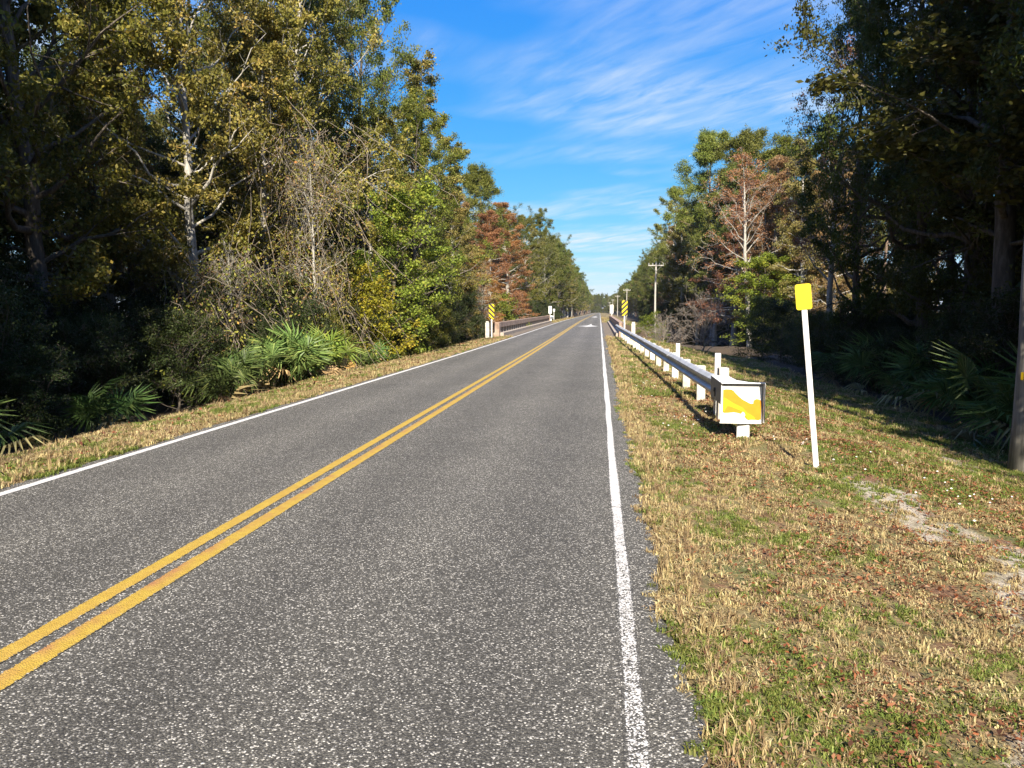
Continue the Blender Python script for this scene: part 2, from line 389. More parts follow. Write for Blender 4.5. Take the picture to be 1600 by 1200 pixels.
# water
m, nt, p, _ = new_mat('dark_swamp_water'); M['water'] = m
p.inputs['Base Color'].default_value = (.012, .010, .006, 1); p.inputs['Roughness'].default_value = .06; p.inputs['IOR'].default_value = 1.33
bump(nt, noise(nt, wpos(nt), 2.5, 3), p, .12, .02)

# ---------------------------------------------------------------- ground, water, road
def axis(fine0, fine1, step, lo, hi):
    a = list(np.arange(fine0, fine1 + 1e-6, step)); s = step
    while a[-1] < hi: s *= 1.22; a.append(a[-1] + s)
    s = step
    while a[0] > lo: s *= 1.22; a.insert(0, a[0] - s)
    return np.array(a)
xs = axis(-12.0, 13.0, .25, -2500, 2500)
xs = np.unique(np.round(np.concatenate([xs, [ROAD_L + .04, ROAD_R - .04]]), 3))
ys = axis(-8, 110, .55, -300, 5000)
X, Y = np.meshgrid(xs, ys)
Z = ground_z(X, Y)
nx, ny = len(xs), len(ys)
V = np.stack([X, Y, Z], -1).reshape(-1, 3)
ii = np.arange(nx * ny).reshape(ny, nx)
Fq = np.stack([ii[:-1, :-1], ii[:-1, 1:], ii[1:, 1:], ii[1:, :-1]], -1).reshape(-1, 4)
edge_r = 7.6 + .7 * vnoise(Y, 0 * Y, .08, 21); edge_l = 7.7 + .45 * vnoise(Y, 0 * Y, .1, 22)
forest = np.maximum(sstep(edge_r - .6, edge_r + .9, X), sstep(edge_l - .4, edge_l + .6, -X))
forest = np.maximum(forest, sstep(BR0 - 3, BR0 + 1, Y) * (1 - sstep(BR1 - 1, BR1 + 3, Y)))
def sand_f(x, y):
    s = sstep(.75, 1.35, vnoise(x, y * .55, .42, 31) + .35 * vnoise(x, y, 1.8, 32)) * sstep(.9, 1.5, x) * (1 - sstep(5, 7, x))
    # the bare sandy track that runs diagonally down to the right
    d = np.abs(x - np.interp(y, [1.5, 2.9, 4.2, 5.4, 8], [1.5, 1.75, 2.45, 2.55, 3.0]) - .12 * vnoise(x, y, .9, 33))
    s2 = (1 - sstep(.05, .33, d)) * sstep(1.6, 2.6, y) * (1 - sstep(6.5, 8, y)) * sstep(-.35, .25, vnoise(x, y, 1.3, 34))
    return np.clip(np.maximum(s * .85, s2 * .95), 0, 1)
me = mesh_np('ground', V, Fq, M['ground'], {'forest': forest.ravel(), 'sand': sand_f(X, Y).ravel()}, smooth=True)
tag(link('ground', me), kind='structure')

wm = mesh_np('creek_water', [(-160, 36, WATER_Z), (160, 36, WATER_Z), (160, 112, WATER_Z), (-160, 112, WATER_Z)], [(0, 1, 2, 3)], M['water'])
tag(link('creek_water', wm), kind='structure')

def strip(name, x0f, x1f, y0, y1, dz, mat, attrs=None, step=.5, cols=2):
    yy = np.concatenate([np.arange(y0, min(y1, 160), step), np.linspace(min(y1, 160), y1, 60)]) if y1 > 160 else np.arange(y0, y1 + step, step)
    a, b = x0f(yy), x1f(yy)
    t = np.linspace(0, 1, cols)
    XX = a[:, None] + (b - a)[:, None] * t[None]
    YY = np.repeat(yy[:, None], cols, 1)
    ZZ = road_z(YY) + dz
    V = np.stack([XX, YY, ZZ], -1).reshape(-1, 3)
    ii = np.arange(len(V)).reshape(len(yy), cols)
    Fq = np.stack([ii[:-1, :-1], ii[:-1, 1:], ii[1:, 1:], ii[1:, :-1]], -1).reshape(-1, 4)
    A = {'edge': np.repeat((1 - np.abs(2 * t - 1))[None], len(yy), 0).ravel()}
    if attrs:
        for k, f in attrs.items(): A[k] = f(XX, YY, t[None] + 0 * YY).ravel()
    return tag(link(name, mesh_np(name, V, Fq, mat, A)), kind='structure')
rag = lambda y, s: .035 * vnoise(y, 0 * y, .35, s) + .014 * vnoise(y, 0 * y, 2.2, s + 1)
strip('road', lambda y: ROAD_L + rag(y, 41) * (y < 400), lambda y: ROAD_R + rag(y, 43) * (y < 400) - .03 * sstep(3, 0, y), -40, 898, 0.0, M['asphalt'], step=.12)
cst = lambda c: (lambda y: c + 0 * y)
zero = lambda x, y, t: 0 * y
near = lambda x, y, t: .34 * (1 - sstep(2.0, 9, y)) - .16 * sstep(9, 22, y)
strip('edge_line', lambda y: .112 + .006 * vnoise(y, 0 * y, .3, 51), lambda y: .216 + .006 * vnoise(y, 0 * y, .3, 52), -40, 898, .004, M['white_line'], {'wear': near}, step=.2, cols=5)
strip('edge_line', cst(-5.60), cst(-5.48), -40, 898, .004, M['white_line'], {'wear': lambda x, y, t: -.18 + 0 * y}, step=.5, cols=5)
strip('centre_line', cst(-2.985), cst(-2.865), -40, 898, .004, M['yellow_line'], {'wear': zero, 'stain': lambda x, y, t: .22 + 0 * y}, step=.5, cols=5)
strip('centre_line', cst(-2.785), cst(-2.65), -40, 898, .004, M['yellow_line'], {'wear': zero, 'stain': lambda x, y, t: np.clip(1.35 - 1.5 * t, 0, 1)}, step=.5, cols=5)

# pale patches on the bridge lane, dark expansion joints
def patch(name, pts, dz, mat, y_wear=-.3):
    V = [(x, y, float(road_z(y)) + dz) for x, y in pts]
    me = mesh_np(name, V, [tuple(range(len(V)))], mat, {'edge': [1.0] * len(V), 'wear': [y_wear] * len(V), 'stain': [0] * len(V)})
    return tag(link(name, me), kind='structure')
patch('white_road_patch', [(-2.25, 78.4), (-1.8, 77.8), (-1.3, 76.4), (-.8, 77.0), (-.2, 78.0), (-.25, 79), (-.55, 80.2), (-.85, 82), (-.93, 87), (-1.0, 90), (-1.1, 86), (-1.25, 82), (-1.7, 80), (-2.1, 79.6)], .004, M['white_line'])
patch('white_road_patch', [(-2.2, 190), (-1.2, 184), (-.5, 186), (-.6, 196), (-1.1, 215), (-1.6, 205)], .004, M['white_line'])
for jy in (BR0, BR1): patch('expansion_joint', [(-6.4, jy - .09), (1.05, jy - .09), (1.05, jy + .09), (-6.4, jy + .09)], .006, M['black'])

# ---------------------------------------------------------------- bridge
rz50 = float(road_z(50))
br = thing('bridge', 'low concrete road bridge with beam railings over the dark creek', 'bridge', (0, 0, 0))
def zslab(mb, x, dx, z0, z1, y0, y1, n=14):
    """a long box that follows the road's rise"""
    yy = np.linspace(y0, y1, n); V = []
    for y in yy:
        r = float(road_z(y))
        V += [(x - dx / 2, y, r + z0), (x + dx / 2, y, r + z0), (x + dx / 2, y, r + z1), (x - dx / 2, y, r + z1)]
    Fq = [(0, 1, 2, 3)[::-1], tuple((n - 1) * 4 + k for k in range(4))]
    for i in range(n - 1):
        for k in range(4):
            a, b = i * 4 + k, i * 4 + (k + 1) % 4
            Fq.append((a, b, b + 4, a + 4))
    return mb.add(V, Fq)
zslab(MB(), -2.68, 9.2, -.75, -.03, BR0 - .3, BR1 + .3).build('deck', M['concrete'], br)
zslab(MB(), ROAD_L - .36, .80, -.02, .012, BR0 - .3, BR1 + .3).build('gutter', M['dirt'], br)
zslab(MB(), ROAD_R + .33, .76, -.02, .012, BR0 - .3, BR1 + .3).build('gutter', M['dirt'], br)
post_me = MB().box((0, 0, .225), (.22, .24, .45), bev=.02).mesh('post', M['concrete'])
for s, xc in ((-1, -6.83), (1, 1.46)):
    zslab(MB(), xc - s * .12, .62, -.02, .24, BR0 - .2, BR1 + .2).build('curb', M['concrete'], br)
    # the railing beam is cast in lengths
    nb_ = 7; ln = (BR1 - BR0) / nb_
    for i in range(nb_):
        zslab(MB(), xc, .30, .60, .93, BR0 + i * ln + .02, BR0 + (i + 1) * ln - .02, 3).build('railing_beam', M['rust_concrete'], br)
    n = 33
    for i in range(n):
        y = BR0 + .8 + i * (BR1 - BR0 - 1.6) / (n - 1)
        link('post', post_me, br, (xc, y, float(road_z(y)) + .20))
    for y in (BR0 - .35, BR1 + .35):
        MB().box((xc + s * .02, y, float(road_z(y)) + .44), (.42, .62, 1.02), bev=.03).build('end_block', M['rust_concrete'], br)
    for y in np.arange(BR0 + 6, BR1 - 3, 9.0):
        MB().tube([(xc - s * .5, y, -2.4), (xc - s * .5, y, float(road_z(y)) - .7)], .17, 10).build('pile', M['concrete'], br)

def concrete_stub(label, x, y, h, wd=.26):
    z = float(ground_z(x, y))
    t = thing('guard_post', label, 'post', (x, y, z - .1))
    mb = MB().box((0, 0, h / 2 + .05), (wd, wd, h + .1), bev=.03); mb.build('shaft', M['pale_post'], t)
    MB().box((0, 0, h + .14), (wd * .8, wd * .8, .10), bev=.04).build('cap', M['pale_post'], t)
concrete_stub('stubby whitewashed post left of the striped marker on the left of the road', -7.35, 48.2, 1.05)
concrete_stub('stubby pale post right of the striped marker at the near bridge end', 2.18, 48.6, .95)

# ---------------------------------------------------------------- guardrail with its end box
W_PROF = [(0, .155), (.03, .142), (.078, .10), (.078, .065), (.004, .018), (.004, -.018), (.078, -.065), (.078, -.10), (.03, -.142), (0, -.155)]
def w_beam(pts, s):
    """pts: (x,y,z of rail centre); s=+1 bulges toward -x"""
    V, Fq = [], []; n = len(W_PROF)
    for i, pnt in enumerate(pts):
        a = Vector(pts[max(i - 1, 0)]); b = Vector(pts[min(i + 1, len(pts) - 1)])
        d = (b - a); d.z = 0; d.normalize()
        nrm = Vector((-d.y, d.x, 0)) * s
        for u, v in W_PROF: V.append(Vector(pnt) + nrm * u + Vector((0, 0, v)))
        for u, v in W_PROF: V.append(Vector(pnt) + nrm * (u - .008) + Vector((0, 0, v)))
    m = 2 * n
    for i in range(len(pts) - 1):
        for k in range(n - 1):
            a = i * m + k
            Fq.append((a, a + 1, a + m + 1, a + m)); Fq.append((a + n, a + n + m, a + n + m + 1, a + n + 1))
        for k in (0, n - 1):
            a = i * m + k; Fq.append((a, a + m, a + m + n, a + n))
    for i in (0, len(pts) - 1):
        for k in range(n - 1):
            a = i * m + k; Fq.append((a, a + n, a + n + 1, a + 1))
    return MB().add(V, Fq)
RY = np.array([11.0, 13, 16, 20, 26, 34, 42, 49.6]); RX = np.array([1.82, 1.80, 1.77, 1.72, 1.62, 1.45, 1.25, 1.13])
RZT = np.array([.715, .70, .70, .71, .73, .77, .82, .86])     # top of rail
rail_x = lambda y: float(np.interp(y, RY, RX)); rail_z = lambda y: float(np.interp(y, RY, RZT)) - .155
gr_ = thing('guardrail', 'long steel guardrail with white posts and painted end box right of road', 'guardrail', (1.8, 11, 0))
def gp(mb, name, mat, smooth=False, parent=gr_):
    """build in world coordinates under the guardrail empty"""
    o = mb.build(name, mat, parent, smooth)
    root = parent if parent.type == 'EMPTY' else parent.parent
    if parent.type == 'EMPTY': o.location = -root.location
    return o
yp = [11.0, 18.2, 25.8, 33.4, 41.0, 49.6]
for a, b in zip(yp[:-1], yp[1:]):
    yy = np.linspace(a, b + (.25 if b < 49 else 0), 9); k = .006 * (yp.index(a) % 2)
    o = gp(w_beam([(rail_x(y) - k, y, rail_z(y)) for y in yy], 1), 'rail_panel', M['steel'])
    if b < 49:
        for dy in (.04, .2):
            for dz in (.083, -.083):
                gp(MB().tube([(rail_x(b) - .075, b + dy, rail_z(b) + dz), (rail_x(b) - .096, b + dy, rail_z(b) + dz)], .017, 6), 'splice_bolt', M['grey_steel'], parent=o)
# flared end shoe at the bridge
gp(w_beam([(1.13, 49.6, rail_z(49.6) + .003), (1.16, 49.9, rail_z(49.6)), (1.24, 50.1, rail_z(49.6)), (1.36, 50.2, rail_z(49.6))], 1), 'end_shoe', M['dirty_white'])
rng = np.random.default_rng(5)
for i, y in enumerate([13.1, 15.3, 17.6, 19.9, 22.2, 24.5, 26.8, 29.1, 31.4, 33.7, 36, 38.3, 40.6, 42.9, 45.2, 47.5, 49.0]):
    x = rail_x(y) + .29; z0 = float(ground_z(x, y)); zt = rail_z(y) + (.06 if i < 5 else .0 if i < 7 else -.12) + rng.uniform(-.02, .03)
    gp(MB().box((x, y, (z0 - .2 + zt) / 2), (.17, .16, zt - z0 + .2), rng.uniform(-.06, .06), .012), 'post', M['pale_post' if i % 3 else 'dirty_white'])
    gp(MB().box((x - .145, y, rail_z(y) - .04), (.115, .14, .24), 0, .01), 'blockout', M['pale_post'])
# separate taller marker post behind the rail
x, y = 2.36, 15.1; z0 = float(ground_z(x, y))
t = thing('marker_stake', 'tall thin white stake standing just behind the guardrail end box', 'stake', (x, y, z0 - .1))
MB().box((0, 0, .55), (.115, .06, 1.1), bev=.012).build('stake', M['dirty_white'], t)
MB().box((0, -.036, 1.0), (.08, .008, .1)).build('reflector', M['white_paint'], t)
x, y = 2.55, 24.5; z0 = float(ground_z(x, y))
t = thing('marker_stake', 'short white stake behind the guardrail farther along its posts', 'stake', (x, y, z0 - .1))
MB().box((0, 0, .48), (.13, .10, .96), bev=.012).build('stake', M['dirty_white'], t)
MB().box((0, -.056, .88), (.10, .008, .1)).build('reflector', M['white_paint'], t)
# impact head: face 0.59 x 0.55 m
fx0, fx1, fy, fz0, fz1 = 1.700, 2.260, 10.45, .170, .712
hd = gp(MB().box(((fx0 + fx1) / 2, fy + .012, (fz0 + fz1) / 2), (fx1 - fx0, .024, fz1 - fz0)), 'end_face', M['white_paint'])
gp(MB().box(((fx0 + fx1) / 2, fy - .022, fz1 + .007), (fx1 - fx0 + .03, .066, .014)), 'top_lip', M['white_paint'], parent=hd)
gp(MB().box((fx1 + .008, fy - .022, (fz0 + fz1) / 2), (.015, .066, fz1 - fz0 - .002)), 'side_lip', M['dirty_white'], parent=hd)
gp(MB().box((fx0 - .006, fy - .003, (fz0 + fz1) / 2), (.010, .02, fz1 - fz0 - .002)), 'side_lip', M['dirty_white'], parent=hd)
gp(MB().box(((fx0 + fx1) / 2 - .02, fy - .004, fz0 - .009), (fx1 - fx0, .03, .016)), 'bottom_lip', M['white_paint'], parent=hd)
bd = MB()
T = [(fx0 + .004, fy + .025), (fx1 - .01, fy + .025), (fx1 - .16, fy + .22), (fx0 + .27, fy + .42), (fx0 + .25, fy + 1.05), (fx0 + .004, fy + 1.05)]
nT = len(T)
zb = [.40, .40, .40, .40, .41, .41]; zt = [.700, .700, .706, .712, .725, .725]
bd.add([(a, b, c_) for (a, b), c_ in zip(T, zb)] + [(a, b, c_) for (a, b), c_ in zip(T, zt)],
       [tuple(range(nT))[::-1], tuple(range(nT, 2 * nT))] + [(i, (i + 1) % nT, nT + (i + 1) % nT, nT + i) for i in range(nT)])
bdo = gp(bd, 'head_body', M['grey_steel'])
topc = [(a, b, c_ + .001) for (a, b), c_ in zip(T, zt)] + [(a, b, c_ + .006) for (a, b), c_ in zip(T, zt)]
gp(MB().add(topc, [tuple(range(nT))[::-1], tuple(range(nT, 2 * nT))] + [(i, (i + 1) % nT, nT + (i + 1) % nT, nT + i) for i in range(nT)]), 'top_plate', M['white_paint'], parent=bdo)
gp(MB().box(((fx0 + fx1) / 2, fy - .003, fz1 - .024), (fx1 - fx0 - .004, .004, .040)), 'lip_shade_band', M['grey_steel'], parent=hd)  # grey strip painting the shade under the top lip
gp(MB().box((fx1 - .014, fy - .003, (fz0 + fz1) / 2 - .022), (.020, .004, fz1 - fz0 - .052)), 'lip_shade_band', M['grey_steel'], parent=hd)  # the same painted shade, down beside the side lip
gp(MB().tube([(fx0 + .006, fy + .62, .56), (fx0 - .02, fy + .62, .56)], .03, 8).box((fx0 - .002, fy + .62, .52), (.012, .05, .12)), 'anchor_bolt', M['black'], parent=bdo)
gp(MB().box((2.03, fy + .13, .12), (.17, .20, .56), R(-14), .012), 'post', M['dirty_white'])
gp(MB().box((2.02, 12.35, .32), (.16, .17, .94), R(4), .012), 'post', M['pale_post'])
# spray paint on the face (lies on the sheet)
def smear(pts, dy, mat, name):
    n = len(pts); xs_ = lambda u: fx0 + u * (fx1 - fx0); zs_ = lambda v: fz1 - v * (fz1 - fz0)
    V = [(xs_(u), fy - dy, zs_(v)) for u, v in pts] + [(xs_(u), fy - .0004, zs_(v)) for u, v in pts]
    mb = MB().add(V, [tuple(range(n))[::-1], tuple(range(n, 2 * n))] + [(i, (i + 1) % n, n + (i + 1) % n, n + i) for i in range(n)])
    return gp(mb, name, mat, parent=hd)
smear([(.03, .17), (.10, .155), (.23, .16), (.29, .20), (.33, .25), (.41, .33), (.50, .41), (.58, .455), (.66, .50), (.72, .525), (.77, .51), (.76, .47), (.785, .425), (.84, .395), (.90, .405), (.945, .44), (.97, .47), (.97, .92), (.90, .945), (.80, .95), (.68, .955), (.62, .93), (.56, .86), (.50, .80), (.40, .765), (.30, .75), (.17, .765), (.06, .77), (.03, .74)], .0018, M['orange'], 'orange_smear')
smear([(.05, .37), (.12, .40), (.20, .46), (.30, .52), (.40, .57), (.50, .62), (.56, .68), (.63, .76), (.72, .81), (.80, .87), (.82, .925), (.70, .945), (.63, .90), (.58, .82), (.52, .73), (.44, .69), (.34, .65), (.22, .60), (.14, .59), (.10, .66), (.07, .73), (.045, .70)], .0034, M['yellow'], 'yellow_smear')
smear([(.47, .79), (.52, .73), (.56, .76), (.58, .82), (.545, .87), (.50, .84)], .0046, M['white_paint'], 'bare_patch')
smear([(.66, .95), (.72, .938), (.85, .94), (.90, .955), (.90, .99), (.66, .99)], .0046, M['white_paint'], 'bare_patch')

# far end of the other barrier, left of the road beyond the bridge
t = thing('guardrail', 'short white guardrail end left of the road past the bridge', 'guardrail', (-6.9, 100, 0))
pts = [(-6.75, 100.2), (-6.8, 106), (-7.0, 112), (-7.4, 119), (-7.9, 124)]
gp(w_beam([(a, b, float(road_z(b)) + .58) for a, b in pts], -1), 'rail_panel', M['white_paint'], parent=t)
for a, b in [(-6.98, 102), (-7.05, 107), (-7.25, 113), (-7.55, 118), (-8.0, 123.5)]:
    gp(MB().box((a - .12, b, float(road_z(b)) + .30), (.18, .18, .98), 0, .012), 'post', M['white_paint'], parent=t)
gp(MB().box((-8.0, 124.3, float(road_z(124)) + .5), (.5, .1, .5), .1, .02), 'end_face', M['white_paint'], parent=t)

# ---------------------------------------------------------------- signs
def rrect(wd, ht, r, n=5):
    P = []
    for cx, cz, a0 in ((wd / 2 - r, ht / 2 - r, 0), (-wd / 2 + r, ht / 2 - r, 90), (-wd / 2 + r, -ht / 2 + r, 180), (wd / 2 - r, -ht / 2 + r, 270)):
        for k in range(n + 1):
            a = R(a0 + 90 * k / n); P.append((cx + r * math.cos(a), cz + r * math.sin(a)))
    return P
# the yellow delineator near the camera, leaning left
sgx, sgy = 2.61, 9.08; sgz = float(ground_z(sgx, sgy))
t = thing('delineator_sign', 'plain yellow rounded sign plate on a leaning white post in the grass', 'sign', (sgx, sgy, sgz))
t.rotation_euler = (R(1.0), R(-6.3), R(-6))
pm = MB()
ch = [(-.031, .012), (-.031, -.004), (-.024, -.010), (.024, -.010), (.031, -.004), (.031, .012), (.024, .012), (.020, -.002), (-.020, -.002), (-.024, .012)]
n = len(ch)
pm.add([(a, b, -.15) for a, b in ch] + [(a, b, 2.16) for a, b in ch], [tuple(range(n)), tuple(range(n, 2 * n))] + [(i, (i + 1) % n, n + (i + 1) % n, n + i) for i in range(n)])
pm.build('post', M['white_paint'], t)
pl = MB().prism([(a, b + 2.08) for a, b in rrect(.178, .302, .028)], -.017, -.0125).build('plate', M['sign_yellow'], t)
MB().tube([(0, -.019, 2.17), (0, -.0165, 2.17)], .007, 8).tube([(0, -.019, 1.99), (0, -.0165, 1.99)], .007, 8).build('bolt', M['sign_yellow'], pl)

def clip_band(wd, ht, off, width, sgn):
    """polygon of the stripe |x*sgn + z - off| < width/2 inside a wd x ht plate"""
    poly = [(-wd / 2, -ht / 2), (wd / 2, -ht / 2), (wd / 2, ht / 2), (-wd / 2, ht / 2)]
    for s2, lim in ((1, off + width / 2), (-1, -(off - width / 2))):
        out = []
        for i in range(len(poly)):
            a, b = poly[i], poly[(i + 1) % len(poly)]
            fa_, fb = s2 * (a[0] * sgn + a[1]) - lim, s2 * (b[0] * sgn + b[1]) - lim
            if fa_ <= 0: out.append(a)
            if (fa_ <= 0) != (fb <= 0):
                k = fa_ / (fa_ - fb); out.append((a[0] + (b[0] - a[0]) * k, a[1] + (b[1] - a[1]) * k))
        poly = out
        if len(poly) < 3: return []
    return poly
def marker(label, x, y, zc, sgn, wd=.36, ht=.98):
    z0 = float(ground_z(x, y)) if y < BR0 else float(road_z(y))
    t = thing('hazard_marker', label, 'sign', (x, y, z0 - .1))
    zc = zc - z0 + .1
    MB().box((0, .02, (zc + ht / 2) / 2), (.075, .03, zc + ht / 2 - .02)).build('post', M['white_paint'], t)
    pl = MB().prism([(a, b + zc) for a, b in rrect(wd, ht, .03)], -.006, 0).build('plate', M['sign_yellow'], t)
    for k in range(-3, 4):
        pg = clip_band(wd, ht, k * .305 + .08, .15, sgn)
        if len(pg) >= 3: MB().prism([(a, b + zc) for a, b in pg], -.009, -.0065).build('stripe', M['black'], pl)
marker('black and yellow diagonal striped marker at left end of the bridge', -6.98, 47.6, 1.70, 1)
marker('black and yellow diagonal striped marker at right end of the bridge', 1.60, 48.3, 1.93, -1)
def back_sign(label, x, y, zc, wd, ht):
    z0 = float(ground_z(x, y)) if y > BR1 + 1 or y < BR0 else float(road_z(y))
    t = thing('marker_sign', label, 'sign', (x, y, z0 - .1)); zc = zc - z0 + .1
    MB().box((0, -.02, (zc + ht / 2) / 2), (.075, .03, zc + ht / 2 - .03)).build('post', M['dirty_white'], t)
    MB().prism([(a, b + zc) for a, b in rrect(wd, ht, .03)], 0, .006).build('plate', M['white_paint'], t)
back_sign('pale back of a tall narrow marker at far left end of the bridge', -6.70, 100.6, 1.95, .42, 1.0)
back_sign('pale back of a tall narrow marker at far right end of the bridge', 1.62, 100.6, 2.05, .40, 1.15)
back_sign('small pale sign plate past the far white guardrail on the left', -7.8, 127, 1.95, .35, .45)

# ---------------------------------------------------------------- utility poles
def pole(label, x, y, h, arm=True, r=.15, mat='pale_wood', group='utility poles right of the road', tagp=False, bulb=1.0):
    z0 = float(ground_z(x, y))
    t = thing('utility_pole', label, 'pole', (x, y, z0 - .3), group=group)
    n = 9; zz = np.linspace(0, h + .3, n)
    MB().tube([(.02 * math.sin(k), .02 * math.cos(k * 2), z) for k, z in enumerate(zz)], [r * (1 - .38 * k / (n - 1)) for k in range(n)], 14).build('shaft', M[mat], t, True)
    if arm:
        a = MB().box((0, -.12, h - .10), (1.95, .10, .12)).build('crossarm', M[mat], t)
        for s in (-1, 1): MB().tube([(s * .75, -.12, h - .15), (s * .03, -.13, h - .85)], .02, 6).build('brace', M['grey_steel'], t)
        for xx in (-.9, -.4, .45, .9):
            MB().tube([(xx, -.12, h - .04), (xx, -.12, h + .05), (xx, -.12, h + .10), (xx, -.12, h + .17), (xx, -.12, h + .2)], [.015, .055, .035, .055, .02], 8).build('insulator', M['ceramic'], a)
        MB().tube([(0, 0, h + .28), (0, 0, h + .42)], [.05, .03], 8).build('insulator', M['ceramic'], t)
    if tagp:
        MB().box((-.125, -.135, 1.85), (.03, .03, .12), R(-45)).build('tag', M['yellow'], t)
    return t
POLE_X = 6.75
pole('thick grey wooden pole with a small yellow tag at the right edge', 6.72, 12.5, 9.0, r=.17, mat='pole_wood', tagp=True)
pole('pale utility pole with crossarm beyond the creek, nearest of the distant poles', 7.1, 97, 9.5)
pole('second pale utility pole down the road, its crossarm above the striped marker', 7.1, 199, 8.3)
pole('third pale utility pole down the road on the right', 7.1, 300, 8.5)
pole('distant small utility pole down the road on the right', 7.1, 410, 8.5)
pole('most distant tiny utility pole down the road on the right', 7.1, 530, 8.5)

# ---------------------------------------------------------------- trees
def tubes(P, Rr, sides):
    """P (n,k,3), Rr (n,k) -> verts, quads"""
    n, k, _ = P.shape
    Tn = np.gradient(P, axis=1); Tn /= np.linalg.norm(Tn, axis=2, keepdims=True) + 1e-9
    mean = np.abs(Tn.mean(1)); ref = np.eye(3)[mean.argmin(1)][:, None, :]
    U = np.cross(Tn, ref); U /= np.linalg.norm(U, axis=2, keepdims=True) + 1e-9
    W = np.cross(Tn, U)
    a = np.arange(sides) * 2 * np.pi / sides
    ring = U[:, :, None, :] * np.cos(a)[None, None, :, None] + W[:, :, None, :] * np.sin(a)[None, None, :, None]
    V = (P[:, :, None, :] + ring * Rr[:, :, None, None]).reshape(-1, 3)
    idx = np.arange(n * k * sides).reshape(n, k, sides)
    nx_ = np.roll(idx, -1, axis=2)
    Fq = np.stack([idx[:, :-1], nx_[:, :-1], nx_[:, 1:], idx[:, 1:]], -1).reshape(-1, 4)
    return V, Fq
def join(parts):
    V, Fq, o = [], [], 0
    for v, f in parts: V.append(v); Fq.append(f + o); o += len(v)
    return np.concatenate(V), np.concatenate(Fq)
def norm(a): return a / (np.linalg.norm(a, axis=-1, keepdims=True) + 1e-9)
def branch_from(rng, P, Rr, per, s_lo, s_hi, lfrac, Llen, spread, k, up=0.0, rfrac=.55, wob=.12):
    """children of branches P (n,k0,3): (n*per,k,3)"""
    n, k0, _ = P.shape
    s = rng.uniform(s_lo, s_hi, (n, per)); s[:, 0] = s_hi
    fi = s * (k0 - 1); i0 = np.minimum(fi.astype(int), k0 - 2); fr = (fi - i0)[..., None]
    ar = np.arange(n)[:, None]
    O = P[ar, i0] * (1 - fr) + P[ar, i0 + 1] * fr
    Tn = norm(P[ar, i0 + 1] - P[ar, i0])
    r0 = (Rr[ar, i0] * (1 - fr[..., 0]) + Rr[ar, i0 + 1] * fr[..., 0]) * rfrac
    D = norm(Tn + rng.normal(size=Tn.shape) * spread + np.array([0, 0, up]))
    Ln = Llen[:, None] * lfrac * (1.15 - .55 * s) * rng.uniform(.6, 1.25, (n, per))
    O = O.reshape(-1, 3); D = D.reshape(-1, 3); Ln = Ln.reshape(-1); r0 = r0.reshape(-1)
    t = np.linspace(0, 1, k)
    curve = rng.normal(size=(len(O), 3)) * .25
    Q = O[:, None] + (D[:, None] * t[None, :, None] + curve[:, None] * (t ** 2)[None, :, None]) * Ln[:, None, None]
    wn = rng.normal(size=Q.shape) * wob * Ln[:, None, None] / k; wn[:, 0] = 0
    Q += np.cumsum(wn, 1) * .6
    Rn = np.maximum(r0[:, None] * (1 - .8 * t[None]), .004)
    return Q, Rn, Ln
def leaves(rng, Ptw, count, spread, size, width, flat=.55, tint_tw=None, t_lo=.2, out=0.0, droop=0.0):
    n, k, _ = Ptw.shape
    wt = np.repeat(rng.uniform(0, 1, (n + 5) // 6) ** 1.3 + .12, 6)[:n] * rng.uniform(.4, 1, n); wt /= wt.sum()
    j = rng.choice(n, count, p=wt); s = rng.uniform(t_lo, 1, count) * (k - 1)
    i0 = np.minimum(s.astype(int), k - 2); fr = (s - i0)[:, None]
    c = Ptw[j, i0] * (1 - fr) + Ptw[j, i0 + 1] * fr
    off = rng.normal(size=(count, 3)) * spread * np.array([1, 1, flat])
    c = c + off
    nrm = norm(rng.normal(size=(count, 3)) * .9 + np.array([0, 0, .75]))
    d = norm(np.cross(nrm, rng.normal(size=(count, 3))) + norm(off) * out + np.array([0, 0, -droop]))
    sdv = norm(np.cross(nrm, d))
    l = size * rng.uniform(.6, 1.35, count)[:, None]; wd = width * rng.uniform(.7, 1.3, count)[:, None]
    V = np.stack([c - d * l * .5, c + sdv * wd * .5 - nrm * wd * .12 + d * l * .05, c + d * l * .5 - nrm * l * .1, c - sdv * wd * .5 - nrm * wd * .12 + d * l * .05], 1).reshape(-1, 3)
    if tint_tw is None: tint_tw = rng.uniform(0, 1, n)
    tint = np.clip(tint_tw[j] * .6 + rng.uniform(0, 1, count) * .42, 0, 1)
    return V, np.arange(count * 4).reshape(-1, 4), np.repeat(tint, 4)

